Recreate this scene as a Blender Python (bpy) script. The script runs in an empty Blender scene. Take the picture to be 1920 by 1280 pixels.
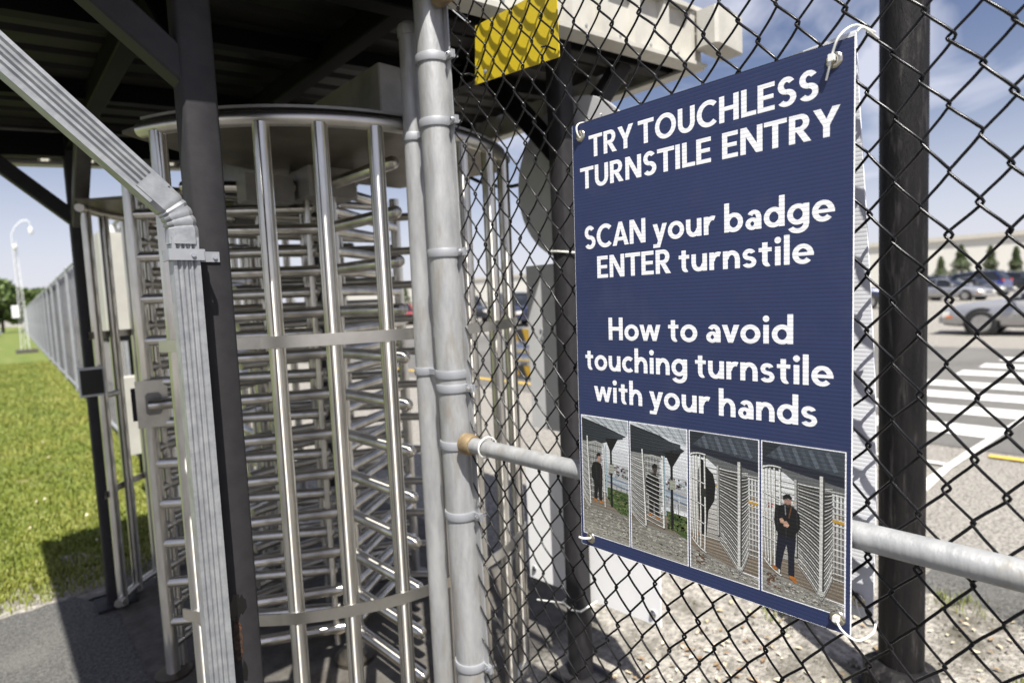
import bpy, math, random
import numpy as np
from mathutils import Vector, Matrix

# ------------------------------------------------------------------ camera, sky, sun, exposure
R = math.radians
sc = bpy.context.scene
col = sc.collection
rnd = random.Random(7)

cam_d = bpy.data.cameras.new('camera')
cam = bpy.data.objects.new('camera', cam_d)
col.objects.link(cam)
YAW, PITCH, ROLL = R(42.1), R(4.3), R(-2.58)
fwd = Vector((math.sin(YAW) * math.cos(PITCH), math.cos(YAW) * math.cos(PITCH), -math.sin(PITCH)))
rt0 = Vector((math.cos(YAW), -math.sin(YAW), 0))
up0 = rt0.cross(fwd)
rt = rt0 * math.cos(ROLL) + up0 * math.sin(ROLL)
up = -rt0 * math.sin(ROLL) + up0 * math.cos(ROLL)
m = Matrix((rt, up, -fwd)).transposed().to_4x4()
m.translation = (0, 0, 1.5)
cam.matrix_world = m
cam_d.sensor_width = 36
cam_d.lens = 1100 / 1920 * 36
cam_d.clip_start = 0.05
cam_d.clip_end = 2000
cam_d.dof.use_dof = True
cam_d.dof.focus_distance = 1.08
cam_d.dof.aperture_fstop = 3.0
sc.camera = cam

SUN = Vector((-0.29, -0.49, 1.0)).normalized()          # direction towards the sun
sun_el = math.asin(SUN.z)
sun_az = math.atan2(SUN.x, SUN.y)
w = bpy.data.worlds.new('World')
sc.world = w
w.use_nodes = True
nt = w.node_tree
bg = nt.nodes['Background']
sky = nt.nodes.new('ShaderNodeTexSky')
sky.sky_type = 'NISHITA'
sky.sun_disc = False
sky.sun_elevation = sun_el
sky.sun_rotation = sun_az
sky.air_density = 1.0
sky.dust_density = 1.2
sky.ozone_density = 1.4
tc = nt.nodes.new('ShaderNodeTexCoord')
mp = nt.nodes.new('ShaderNodeMapping')
mp.inputs['Rotation'].default_value = (0.0, 0.0, 0.5)
mp.inputs['Scale'].default_value = (1.6, 3.2, 6.5)
cn = nt.nodes.new('ShaderNodeTexNoise')
cn.inputs['Scale'].default_value = 1.7
cn.inputs['Detail'].default_value = 6
cn.inputs['Roughness'].default_value = 0.54
cn.inputs['Distortion'].default_value = 0.5
cr = nt.nodes.new('ShaderNodeValToRGB')
cr.color_ramp.elements[0].position = 0.44
cr.color_ramp.elements[1].position = 0.66
cr.color_ramp.elements[1].color = (0.72, 0.72, 0.72, 1)
mx = nt.nodes.new('ShaderNodeMix')
mx.data_type = 'RGBA'
nt.links.new(tc.outputs['Generated'], mp.inputs['Vector'])
nt.links.new(mp.outputs['Vector'], cn.inputs['Vector'])
nt.links.new(cn.outputs['Fac'], cr.inputs['Fac'])
# thin haze: the air whitens evenly towards the horizon all round
sz = nt.nodes.new('ShaderNodeSeparateXYZ')
nt.links.new(tc.outputs['Generated'], sz.inputs[0])
hz = nt.nodes.new('ShaderNodeMapRange')
hz.interpolation_type = 'SMOOTHERSTEP'
hz.inputs[1].default_value = -0.05
hz.inputs[2].default_value = 0.36
hz.inputs[3].default_value = 0.72
hz.inputs[4].default_value = 0.0
nt.links.new(sz.outputs[2], hz.inputs[0])
mxm = nt.nodes.new('ShaderNodeMath')
mxm.operation = 'MAXIMUM'
nt.links.new(cr.outputs['Color'], mxm.inputs[0])
nt.links.new(hz.outputs[0], mxm.inputs[1])
nt.links.new(mxm.outputs[0], mx.inputs[0])
tn = nt.nodes.new('ShaderNodeMix')
tn.data_type = 'RGBA'
tn.blend_type = 'MULTIPLY'
tn.inputs[0].default_value = 1
tn.inputs[7].default_value = (1.15, 1.0, 1.05, 1)
nt.links.new(sky.outputs['Color'], tn.inputs[6])
nt.links.new(tn.outputs[2], mx.inputs[6])
mx.inputs[7].default_value = (8.6, 8.8, 10.0, 1)
nt.links.new(mx.outputs[2], bg.inputs['Color'])
bg.inputs['Strength'].default_value = 0.052

sl = bpy.data.lights.new('sun', 'SUN')
sl.energy = 5.0
sl.angle = R(0.53)
sl.color = (1.0, 0.965, 0.9)
so = bpy.data.objects.new('sun', sl)
col.objects.link(so)
so.rotation_euler = SUN.to_track_quat('Z', 'Y').to_euler()
so.location = (0, 0, 30)

sc.view_settings.view_transform = 'Standard'
sc.view_settings.look = 'None'
sc.view_settings.exposure = 0.98
sc.view_settings.gamma = 1
sc.view_settings.use_curve_mapping = False
sc.render.engine = 'CYCLES'
sc.cycles.use_denoising = True
sc.cycles.max_bounces = 8
sc.cycles.glossy_bounces = 5
sc.cycles.sample_clamp_indirect = 6


# ------------------------------------------------------------------ materials
def mat(name, c1, c2=None, rough=0.6, metal=0.0, nscale=6.0, detail=5, bump=0.0, bscale=None, lo=0.35, hi=0.65,
        stretch=(1, 1, 1), c3=None, n3=1.0, lo3=0.5, hi3=0.62, rough2=None, spec=0.5, coat=0.0, trans=0.0):
    mt = bpy.data.materials.new(name)
    mt.use_nodes = True
    t = mt.node_tree
    b = t.nodes['Principled BSDF']
    b.inputs['Roughness'].default_value = rough
    b.inputs['Metallic'].default_value = metal
    b.inputs['Specular IOR Level'].default_value = spec
    b.inputs['Coat Weight'].default_value = coat
    b.inputs['Coat Roughness'].default_value = 0.06
    tcn = t.nodes.new('ShaderNodeTexCoord')
    mpn = t.nodes.new('ShaderNodeMapping')
    mpn.inputs['Scale'].default_value = stretch
    t.links.new(tcn.outputs['Object'], mpn.inputs['Vector'])
    n = t.nodes.new('ShaderNodeTexNoise')
    n.inputs['Scale'].default_value = nscale
    n.inputs['Detail'].default_value = detail
    n.inputs['Roughness'].default_value = 0.62
    t.links.new(mpn.outputs['Vector'], n.inputs['Vector'])
    if c2 is None:
        c2 = tuple(x * 0.82 for x in c1)
    r = t.nodes.new('ShaderNodeValToRGB')
    r.color_ramp.elements[0].position = lo
    r.color_ramp.elements[1].position = hi
    r.color_ramp.elements[0].color = (*c1, 1)
    r.color_ramp.elements[1].color = (*c2, 1)
    t.links.new(n.outputs['Fac'], r.inputs['Fac'])
    out = r.outputs['Color']
    if c3:
        n2 = t.nodes.new('ShaderNodeTexNoise')
        n2.inputs['Scale'].default_value = n3
        n2.inputs['Detail'].default_value = 6
        n2.inputs['Roughness'].default_value = 0.65
        t.links.new(mpn.outputs['Vector'], n2.inputs['Vector'])
        r2 = t.nodes.new('ShaderNodeValToRGB')
        r2.color_ramp.elements[0].position = lo3
        r2.color_ramp.elements[1].position = hi3
        t.links.new(n2.outputs['Fac'], r2.inputs['Fac'])
        mm = t.nodes.new('ShaderNodeMix')
        mm.data_type = 'RGBA'
        t.links.new(r2.outputs['Color'], mm.inputs[0])
        t.links.new(out, mm.inputs[6])
        mm.inputs[7].default_value = (*c3, 1)
        out = mm.outputs[2]
    t.links.new(out, b.inputs['Base Color'])
    if rough2 is not None:
        mr = t.nodes.new('ShaderNodeMapRange')
        mr.inputs[3].default_value = rough
        mr.inputs[4].default_value = rough2
        t.links.new(n.outputs['Fac'], mr.inputs[0])
        t.links.new(mr.outputs[0], b.inputs['Roughness'])
    if bump:
        bn = t.nodes.new('ShaderNodeTexNoise')
        bn.inputs['Scale'].default_value = bscale or nscale * 4
        bn.inputs['Detail'].default_value = 6
        t.links.new(mpn.outputs['Vector'], bn.inputs['Vector'])
        bu = t.nodes.new('ShaderNodeBump')
        bu.inputs['Strength'].default_value = bump
        bu.inputs['Distance'].default_value = 0.02
        t.links.new(bn.outputs['Fac'], bu.inputs['Height'])
        t.links.new(bu.outputs['Normal'], b.inputs['Normal'])
    return mt


def ripple(mt, period, axis, strength, dist=0.0006):
    """fine fluting (corrugated plastic) as relief along one object axis"""
    t = mt.node_tree
    b = t.nodes['Principled BSDF']
    tcn = t.nodes.new('ShaderNodeTexCoord')
    sep = t.nodes.new('ShaderNodeSeparateXYZ')
    t.links.new(tcn.outputs['Object'], sep.inputs[0])
    mu = t.nodes.new('ShaderNodeMath')
    mu.operation = 'MULTIPLY'
    mu.inputs[1].default_value = 2 * math.pi / period
    t.links.new(sep.outputs[axis], mu.inputs[0])
    si = t.nodes.new('ShaderNodeMath')
    si.operation = 'SINE'
    t.links.new(mu.outputs[0], si.inputs[0])
    pw = t.nodes.new('ShaderNodeMath')
    pw.operation = 'ABSOLUTE'
    t.links.new(si.outputs[0], pw.inputs[0])
    p2 = t.nodes.new('ShaderNodeMath')
    p2.operation = 'POWER'
    p2.inputs[1].default_value = 0.5
    t.links.new(pw.outputs[0], p2.inputs[0])
    bu = t.nodes.new('ShaderNodeBump')
    bu.inputs['Strength'].default_value = strength
    bu.inputs['Distance'].default_value = dist
    t.links.new(p2.outputs[0], bu.inputs['Height'])
    t.links.new(bu.outputs['Normal'], b.inputs['Normal'])
    return mt


def brushed(mt, axis):
    t = mt.node_tree
    b = t.nodes['Principled BSDF']
    tg = t.nodes.new('ShaderNodeTangent')
    tg.direction_type = 'RADIAL'
    tg.axis = axis
    t.links.new(tg.outputs[0], b.inputs['Tangent'])
    b.inputs['Anisotropic'].default_value = 1.0
    b.inputs['Anisotropic Rotation'].default_value = 0.25
    # polished layer beside the brushed one: sharp bands of the surroundings
    g = t.nodes.new('ShaderNodeBsdfPrincipled')
    g.inputs['Metallic'].default_value = 1
    src = b.inputs['Base Color'].links[0].from_socket
    t.links.new(src, g.inputs['Base Color'])
    g.inputs['Roughness'].default_value = 0.13
    ms = t.nodes.new('ShaderNodeMixShader')
    ms.inputs[0].default_value = 0.52
    out = [n_ for n_ in t.nodes if n_.type == 'OUTPUT_MATERIAL'][0]
    t.links.new(b.outputs[0], ms.inputs[1])
    t.links.new(g.outputs[0], ms.inputs[2])
    t.links.new(ms.outputs[0], out.inputs[0])
    return mt


M = {}
M['stainless'] = brushed(mat('brushed_stainless', (0.74, 0.715, 0.66), (0.56, 0.54, 0.495), rough=0.33, metal=1, nscale=4, stretch=(9, 9, 1.6), rough2=0.46), 'Z')
M['stainless_flat'] = mat('satin_stainless', (0.66, 0.635, 0.585), (0.48, 0.46, 0.42), rough=0.28, metal=1, nscale=5, rough2=0.42)
M['stainless_h'] = brushed(mat('brushed_stainless_arm', (0.74, 0.715, 0.66), (0.50, 0.48, 0.44), rough=0.30, metal=1, nscale=7, rough2=0.44), 'X')
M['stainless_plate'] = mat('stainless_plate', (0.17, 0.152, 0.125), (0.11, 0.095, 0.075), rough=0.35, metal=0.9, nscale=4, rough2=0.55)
M['galv'] = mat('galvanized_pipe', (0.37, 0.375, 0.375), (0.27, 0.275, 0.28), rough=0.5, metal=0.3, nscale=9, stretch=(3, 3, .7), bump=0.1, c3=(0.22, 0.19, 0.14), n3=7, lo3=0.52, hi3=0.80)
M['galv_spout'] = mat('galvanized_downspout', (0.36, 0.37, 0.38), (0.26, 0.27, 0.285), rough=0.45, metal=0.45, nscale=30, detail=3, bump=0.05)
M['galv_dull'] = mat('dull_galvanized', (0.34, 0.35, 0.37), (0.26, 0.27, 0.29), rough=0.55, metal=0.3, nscale=6)
M['oldwire'] = mat('dull_old_wire', (0.06, 0.063, 0.066), (0.04, 0.042, 0.045), rough=0.7, nscale=4)
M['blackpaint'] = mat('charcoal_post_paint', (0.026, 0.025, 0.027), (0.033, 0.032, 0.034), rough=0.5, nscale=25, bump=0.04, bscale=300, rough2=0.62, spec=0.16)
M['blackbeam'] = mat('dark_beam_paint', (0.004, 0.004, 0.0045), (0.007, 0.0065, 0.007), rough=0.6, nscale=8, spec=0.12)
M['bracelit'] = mat('lit_beam_paint', (0.05, 0.048, 0.045), (0.10, 0.093, 0.085), rough=0.6, nscale=9)  # beam paint made paler to carry the light on one brace
M['ironpost'] = mat('weathered_black_iron', (0.006, 0.006, 0.007), (0.014, 0.013, 0.013), rough=0.55, nscale=5, stretch=(6, 6, .8), bump=0.3, bscale=70, c3=(0.055, 0.050, 0.050), n3=7, lo3=.54, hi3=.74, spec=0.15)
M['vinyl'] = mat('black_vinyl_wire', (0.0045, 0.0045, 0.005), (0.008, 0.0075, 0.008), rough=0.27, nscale=60, spec=0.26)
M['deck'] = mat('roof_deck_underside', (0.024, 0.023, 0.020), (0.012, 0.0115, 0.0105), rough=0.6, metal=0.0, spec=0.25, nscale=3, stretch=(1, 5, 1))
M['fascia'] = mat('off_white_fascia_panel', (0.50, 0.485, 0.435), (0.41, 0.395, 0.35), rough=0.5, nscale=7, c3=(0.30, 0.28, 0.24), n3=3, lo3=.62, hi3=.8)
M['boxgrey'] = mat('grey_header_steel', (0.26, 0.25, 0.235), (0.17, 0.165, 0.155), rough=0.5, metal=0.3, nscale=6)
M['rust'] = mat('flaking_rust', (0.20, 0.07, 0.018), (0.06, 0.028, 0.015), rough=0.9, nscale=60, bump=0.8)
M['rustdark'] = mat('pitted_rust', (0.03, 0.022, 0.02), (0.12, 0.07, 0.04), rough=0.9, nscale=120, bump=1)
M['tar'] = mat('black_touch_up_paint', (0.006, 0.006, 0.006), rough=0.3)
M['brass'] = mat('brass_rail_cup', (0.33, 0.25, 0.14), (0.20, 0.14, 0.08), rough=0.55, metal=0.5, nscale=30)
M['yellow'] = mat('yellow_panel', (0.58, 0.44, 0.014), (0.50, 0.37, 0.012), rough=0.5, nscale=5, c3=(0.36, 0.28, 0.04), n3=8, lo3=.55, hi3=.8)
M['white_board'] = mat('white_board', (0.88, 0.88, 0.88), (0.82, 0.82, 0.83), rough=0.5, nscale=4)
M['grey_board'] = mat('aluminium_and_shade_grey', (0.60, 0.605, 0.605), (0.52, 0.525, 0.53), rough=0.5, metal=0.15, nscale=4)  # grey of the sign backs, including roof shade on the upper board
M['signblue'] = ripple(mat('blue_printed_sign', (0.021, 0.032, 0.094), (0.018, 0.028, 0.084), rough=0.36, nscale=5, rough2=0.52, c3=(0.034, 0.045, 0.102), n3=9, lo3=.52, hi3=.85), 0.0130, 2, 0.24, 0.0007)
M['signwhite'] = ripple(mat('white_print', (0.82, 0.82, 0.83), (0.80, 0.80, 0.81), rough=0.45, nscale=4), 0.0130, 2, 0.3, 0.0007)
M['coroplast'] = ripple(mat('white_fluted_plastic', (0.80, 0.81, 0.84), (0.76, 0.77, 0.80), rough=0.45, nscale=4), 0.0130, 2, 0.3, 0.0008)
M['tie'] = mat('white_nylon_tie', (0.80, 0.80, 0.76), (0.72, 0.72, 0.68), rough=0.35, nscale=40)
M['grommet'] = mat('nickel_grommet', (0.62, 0.58, 0.48), (0.5, 0.46, 0.38), rough=0.25, metal=1, nscale=40)
M['rubber'] = mat('black_rubber', (0.012, 0.012, 0.013), rough=0.8)
M['bumper'] = mat('navy_bumper_tube', (0.018, 0.022, 0.035), (0.03, 0.033, 0.045), rough=0.6)
M['reader'] = mat('dark_card_reader', (0.015, 0.016, 0.014), rough=0.35)
M['cream'] = mat('cream_enclosure', (0.46, 0.45, 0.40), (0.38, 0.37, 0.33), rough=0.5, nscale=3)
M['asphalt'] = mat('path_asphalt', (0.15, 0.147, 0.138), (0.05, 0.049, 0.047), rough=0.9, nscale=80, detail=6, bump=0.6, bscale=160, c3=(0.17, 0.165, 0.15), n3=1.4, lo3=.5, hi3=.75, spec=0.25)
M['lot'] = mat('sun_bleached_asphalt', (0.33, 0.31, 0.275), (0.115, 0.107, 0.095), rough=0.92, nscale=62, detail=7, bump=0.5, lo=0.42, hi=0.60, c3=(0.31, 0.29, 0.25), n3=0.35, lo3=.60, hi3=.9)
M['road'] = mat('grey_road_asphalt', (0.125, 0.12, 0.112), (0.085, 0.082, 0.077), rough=0.9, nscale=40, detail=8, bump=0.3, c3=(0.16, 0.154, 0.14), n3=0.3, lo3=.45, hi3=.7)
M['concrete'] = mat('concrete_slab', (0.12, 0.112, 0.10), (0.07, 0.065, 0.058), rough=0.9, nscale=14, bump=0.3, bscale=120, c3=(0.07, 0.052, 0.036), n3=2.5, lo3=.52, hi3=.75, spec=0.25)
M['dirt'] = mat('gravelly_dirt', (0.46, 0.43, 0.38), (0.17, 0.158, 0.135), rough=0.95, nscale=34, detail=10, bump=1.0, bscale=80, c3=(0.10, 0.092, 0.07), n3=3.0, lo3=.47, hi3=.66)
M['soil'] = mat('lawn_soil', (0.075, 0.125, 0.016), (0.15, 0.17, 0.03), rough=0.95, nscale=2.2, detail=9, bump=0.8, bscale=60, c3=(0.24, 0.20, 0.10), n3=1.1, lo3=.56, hi3=.72)
M['blade_a'] = mat('grass_blade', (0.125, 0.165, 0.018), (0.185, 0.205, 0.028), rough=0.55, nscale=1.5)
M['blade_b'] = mat('yellow_grass_blade', (0.26, 0.25, 0.05), (0.19, 0.215, 0.035), rough=0.55, nscale=1.2)
M['marking'] = mat('worn_white_marking', (0.60, 0.59, 0.565), (0.48, 0.47, 0.45), rough=0.8, nscale=18, detail=8, c3=(0.36, 0.34, 0.30), n3=6, lo3=.62, hi3=.74)
M['ymarking'] = mat('worn_yellow_marking', (0.62, 0.40, 0.05), (0.5, 0.34, 0.06), rough=0.8, nscale=18, c3=(0.32, 0.3, 0.25), n3=6, lo3=.58, hi3=.72)
M['bark'] = mat('bark', (0.10, 0.075, 0.05), (0.05, 0.04, 0.03), rough=0.9, nscale=8)
M['leaf'] = mat('leaf', (0.055, 0.095, 0.022), (0.10, 0.14, 0.03), rough=0.6, nscale=0.8)
M['needle'] = mat('needle', (0.045, 0.075, 0.022), (0.075, 0.105, 0.03), rough=0.6, nscale=0.8)
M['wallcream'] = mat('cream_metal_wall', (0.66, 0.645, 0.585), (0.60, 0.585, 0.53), rough=0.7, nscale=0.06)
M['wallroof'] = mat('grey_roof_trim', (0.55, 0.52, 0.45), rough=0.6)
M['glass'] = mat('tinted_car_glass', (0.012, 0.014, 0.017), rough=0.05, spec=0.8)
M['tyre'] = mat('tyre_rubber', (0.014, 0.014, 0.014), rough=0.8)
M['rim'] = mat('alloy_rim', (0.55, 0.54, 0.52), (0.42, 0.41, 0.4), rough=0.3, metal=0.9)
M['lamp'] = mat('headlamp', (0.75, 0.74, 0.68), rough=0.08, spec=0.9)
M['amber'] = mat('amber_lens', (0.6, 0.16, 0.02), rough=0.15)
M['chrome'] = mat('chrome', (0.7, 0.7, 0.7), rough=0.12, metal=1)
M['litter_w'] = mat('pale_leaf_litter', (0.62, 0.56, 0.43), (0.42, 0.33, 0.20), rough=0.8, nscale=2)
M['litter_b'] = mat('brown_leaf_litter', (0.18, 0.11, 0.06), (0.30, 0.22, 0.12), rough=0.8, nscale=2)
M['red'] = mat('red_plastic', (0.5, 0.05, 0.035), rough=0.4)
M['whitepaint'] = mat('white_paint', (0.78, 0.78, 0.77), (0.7, 0.7, 0.69), rough=0.4)
M['hazblack'] = mat('hazard_black', (0.02, 0.02, 0.02), rough=0.5)
M['hazyellow'] = mat('hazard_yellow', (0.42, 0.26, 0.02), rough=0.5)


def paint(name, c, metal=0.35):
    return mat('car_paint_' + name, c, tuple(x * .93 for x in c), rough=0.28, metal=metal, nscale=2, coat=0.8)


# print material that takes its flat colours from the face colours of the printed picture
pm = ripple(mat('printed_picture', (1, 1, 1), rough=0.45), 0.0130, 2, 0.3, 0.0007)
_at = pm.node_tree.nodes.new('ShaderNodeVertexColor')
_at.layer_name = 'Col'
_n = pm.node_tree.nodes.new('ShaderNodeTexNoise')
_n.inputs['Scale'].default_value = 650
_n.inputs['Detail'].default_value = 3
_tc = pm.node_tree.nodes.new('ShaderNodeTexCoord')
pm.node_tree.links.new(_tc.outputs['Object'], _n.inputs['Vector'])
_mr = pm.node_tree.nodes.new('ShaderNodeMapRange')
_mr.inputs[1].default_value = 0.3
_mr.inputs[2].default_value = 0.7
_mr.inputs[3].default_value = 0.6
_mr.inputs[4].default_value = 1.3
pm.node_tree.links.new(_n.outputs['Fac'], _mr.inputs[0])
_mu = pm.node_tree.nodes.new('ShaderNodeMix')
_mu.data_type = 'RGBA'
_mu.blend_type = 'MULTIPLY'
_mu.inputs[0].default_value = 1
pm.node_tree.links.new(_at.outputs['Color'], _mu.inputs[6])
pm.node_tree.links.new(_mr.outputs[0], _mu.inputs[7])
pm.node_tree.links.new(_mu.outputs[2], pm.node_tree.nodes['Principled BSDF'].inputs['Base Color'])


# ------------------------------------------------------------------ mesh helpers
class MB:
    def __init__(s):
        s.v, s.f, s.c = [], [], []

    def add(s, vs, fs, c=None):
        o = len(s.v)
        s.v += [tuple(p) for p in vs]
        s.f += [tuple(i + o for i in f) for f in fs]
        s.c += [c] * len(fs)
        return s

    def box(s, x0, y0, z0, x1, y1, z1, b=0.0):
        if b <= 0:
            vs = [(x, y, z) for x in (x0, x1) for y in (y0, y1) for z in (z0, z1)]
            return s.add(vs, [(0, 1, 3, 2), (4, 6, 7, 5), (0, 4, 5, 1), (2, 3, 7, 6), (0, 2, 6, 4), (1, 5, 7, 3)])
        return s.obox(((x0 + x1) / 2, (y0 + y1) / 2, (z0 + z1) / 2), ((1, 0, 0), (0, 1, 0), (0, 0, 1)), (abs(x1 - x0), abs(y1 - y0), abs(z1 - z0)), b)

    def obox(s, c, ax, size, b=0.0):
        """box by centre, axes, size, with a chamfer round the third axis"""
        c = Vector(c)
        X, Y, Z = [Vector(a).normalized() for a in ax]
        hx, hy, hz = [k / 2 for k in size]
        b = min(b, hx * .9, hy * .9)
        if b > 0:
            ring = [(-hx + b, -hy), (hx - b, -hy), (hx, -hy + b), (hx, hy - b), (hx - b, hy), (-hx + b, hy), (-hx, hy - b), (-hx, -hy + b)]
        else:
            ring = [(-hx, -hy), (hx, -hy), (hx, hy), (-hx, hy)]
        n = len(ring)
        vs = [c + X * p[0] + Y * p[1] + Z * z for z in (-hz, hz) for p in ring]
        fs = [(i, (i + 1) % n, (i + 1) % n + n, i + n) for i in range(n)] + [tuple(range(n))[::-1], tuple(range(n, 2 * n))]
        return s.add(vs, fs)

    def beam(s, p0, p1, wd, ht, side=(0, 0, 1), b=0.0):
        p0, p1 = Vector(p0), Vector(p1)
        Z = (p1 - p0)
        L = Z.length
        Z.normalize()
        Y = Vector(side)
        Y = (Y - Z * Y.dot(Z)).normalized()
        X = Y.cross(Z)
        return s.obox((p0 + p1) / 2, (X, Y, Z), (wd, ht, L), b)

    def tube(s, pts, r, n=12, cap=True, closed=False, dome=False):
        P = np.array([tuple(p) for p in pts], float)
        k = len(P)
        rs = np.full(k, r) if np.isscalar(r) else np.array(r, float)
        T = np.zeros_like(P)
        T[1:-1] = P[2:] - P[:-2]
        T[0] = P[1] - P[0]
        T[-1] = P[-1] - P[-2]
        if closed:
            T[0] = T[-1] = P[1] - P[-2]
        T /= np.linalg.norm(T, axis=1)[:, None] + 1e-12
        a = np.array([0, 0, 1.0]) if abs(T[0][2]) < .9 else np.array([1.0, 0, 0])
        N = np.cross(a, T[0])
        N /= np.linalg.norm(N)
        if dome:
            e = P[-1]
            t = T[-1]
            ex = [e + t * rs[-1] * .5, e + t * rs[-1] * .72]
            P = np.vstack([P, ex])
            T = np.vstack([T, t, t])
            rs = np.append(rs, [rs[-1] * .82, rs[-1] * .4])
            k += 2
        vs = []
        ang = np.arange(n) * 2 * math.pi / n
        for i in range(k):
            N = N - T[i] * N.dot(T[i])
            N /= np.linalg.norm(N)
            B = np.cross(T[i], N)
            ring = P[i] + rs[i] * (np.cos(ang)[:, None] * N + np.sin(ang)[:, None] * B)
            vs += [tuple(q) for q in ring]
        fs = [(i * n + j, i * n + (j + 1) % n, (i + 1) * n + (j + 1) % n, (i + 1) * n + j) for i in range(k - 1) for j in range(n)]
        if cap and not closed:
            fs += [tuple(range(n))[::-1], tuple(range((k - 1) * n, k * n))]
        return s.add(vs, fs)

    def lathe(s, prof, c=(0, 0, 0), n=24, axis=(0, 0, 1)):
        A = Vector(axis).normalized()
        X = A.orthogonal().normalized()
        Y = A.cross(X)
        c = Vector(c)
        vs = []
        for r, h in prof:
            for j in range(n):
                a = 2 * math.pi * j / n
                vs.append(c + A * h + (X * math.cos(a) + Y * math.sin(a)) * r)
        k = len(prof)
        fs = [(i * n + j, i * n + (j + 1) % n, (i + 1) * n + (j + 1) % n, (i + 1) * n + j) for i in range(k - 1) for j in range(n)]
        if prof[0][0] > 1e-5:
            fs.append(tuple(range(n))[::-1])
        if prof[-1][0] > 1e-5:
            fs.append(tuple(range((k - 1) * n, k * n)))
        return s.add(vs, fs)

    def prism(s, poly, d0, d1):
        """poly of 3-D points extruded by vector d0..d1"""
        d0, d1 = Vector(d0), Vector(d1)
        P = [Vector(p) for p in poly]
        n = len(P)
        vs = [p + d0 for p in P] + [p + d1 for p in P]
        fs = [tuple(range(n))[::-1], tuple(range(n, 2 * n))] + [(i, (i + 1) % n, (i + 1) % n + n, i + n) for i in range(n)]
        return s.add(vs, fs)

    def mesh(s, name, m, smooth=None):
        me = bpy.data.meshes.new(name)
        me.from_pydata(s.v, [], s.f)
        if m is not None:
            me.materials.append(m)
        if any(c is not None for c in s.c):
            ca = me.color_attributes.new('Col', 'FLOAT_COLOR', 'CORNER')
            buf = []
            for p, c in zip(me.polygons, s.c):
                buf += list((*c, 1.0)) * p.loop_total
            ca.data.foreach_set('color', buf)
        me.update()
        if smooth:
            for p in me.polygons:
                p.use_smooth = True
            me.set_sharp_from_angle(angle=R(smooth))
        return me

    def build(s, name, m, parent=None, smooth=38):
        o = bpy.data.objects.new(name, s.mesh(name, m, smooth))
        col.objects.link(o)
        if parent is not None:
            o.parent = parent
        return o


def tag(o, label=None, cat=None, group=None, kind=None):
    if label:
        o['label'] = label
    if cat:
        o['category'] = cat
    if group:
        o['group'] = group
    if kind:
        o['kind'] = kind
    return o


def thing(name, label, cat, loc=(0, 0, 0), rz=0.0, group=None):
    o = bpy.data.objects.new(name, None)
    o.empty_display_size = 0.1
    col.objects.link(o)
    o.location = loc
    o.rotation_euler = (0, 0, rz)
    return tag(o, label, cat, group)


def inst(name, me, parent, loc=(0, 0, 0), rot=(0, 0, 0), scale=(1, 1, 1)):
    o = bpy.data.objects.new(name, me)
    col.objects.link(o)
    o.parent = parent
    o.location = loc
    o.rotation_euler = rot
    o.scale = scale
    return o


def copy_tree(o, parent=None):
    c = o.copy()
    col.objects.link(c)
    c.parent = parent
    for ch in list(o.children):
        copy_tree(ch, c)
    return c


# ------------------------------------------------------------------ the setting: ground sheets
def sheet(name, poly, z, m, sub=None):
    b = MB()
    b.add([(x, y, z) for x, y in poly], [tuple(range(len(poly)))])
    o = b.build(name, m, smooth=None)
    tag(o, kind='structure')
    return o


sheet('ground', [(-700, -300), (900, -300), (900, 900), (-700, 900)], -0.02, M['lot'])
sheet('lawn', [(-60, 3.98), (1.06, 3.98), (1.6, 18), (3.0, 60), (6.5, 160), (-60, 160)], -0.006, M['soil'])
_e = [(0.42, 3.5), (0.36, 3.62), (0.30, 3.8)] + [(.26 - k * .06, 3.90 + .0004 * k + rnd.uniform(-.022, .022)) for k in range(34)]
sheet('path', [(-8, -6), (0.98, -6), (0.98, 3.5)] + _e + [(-8, 4.05)], -0.002, M['asphalt'])
_a = [(x, 3.80 + rnd.uniform(-.01, .01)) for x in np.linspace(-2.2, 1.0, 30)]
_b = [(x, 4.20 + .10 * math.sin(x * 9) + .08 * math.sin(x * 23) + (.35 if x > .25 else 0) + rnd.uniform(-.03, .03)) for x in np.linspace(1.0, -2.2, 40)]
sheet('bare_soil', _a + _b, -0.004, M['dirt'])
sheet('concrete_slab', [(0.40, 1.05), (1.0, 1.05), (1.16, 1.62), (1.95, 1.80), (2.15, 2.1), (2.15, 4.2), (0.52, 4.2), (0.40, 3.55)], 0.004, M['concrete'])
sheet('dirt_strip', [(0.985, -6), (3.05, -6), (3.15, -1), (3.25, 0.2), (3.5, 1.1), (3.6, 2.2), (2.7, 2.7), (1.2, 2.5), (0.985, 1.2)], -0.008, M['dirt'])
sheet('road', [(6.38, -60), (15.7, -60), (15.7, 120), (6.38, 120)], -0.014, M['road'])

# crosswalk bars and painted lines on the lot
cw = bpy.data.objects.new('crosswalk', None)
col.objects.link(cw)
tag(cw, kind='structure')
for k, (x0, x1, ya, yb) in enumerate([(6.88, 7.40, 2.1, .99), (7.96, 8.47, 2.45, -3), (8.97, 9.50, 2.45, -3.2), (9.95, 10.47, 2.32, -3.4), (11.2, 11.78, 2.12, -3.6), (12.26, 12.84, 2.0, -3.8), (13.36, 13.94, 1.9, -4)]):
    b = MB()
    n_ = 12
    vs = []
    for t in np.linspace(0, 1, n_):
        y = ya + (yb - ya) * t
        vs += [(x0 + rnd.uniform(-.012, .012), y, -.008), (x1 + rnd.uniform(-.012, .012), y, -.008)]
    b.add(vs, [(2 * i, 2 * i + 1, 2 * i + 3, 2 * i + 2) for i in range(n_ - 1)])
    b.build('painted_bar', M['marking'], cw, smooth=None)
lm = bpy.data.objects.new('lane_markings', None)
col.objects.link(lm)
tag(lm, kind='structure')
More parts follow.
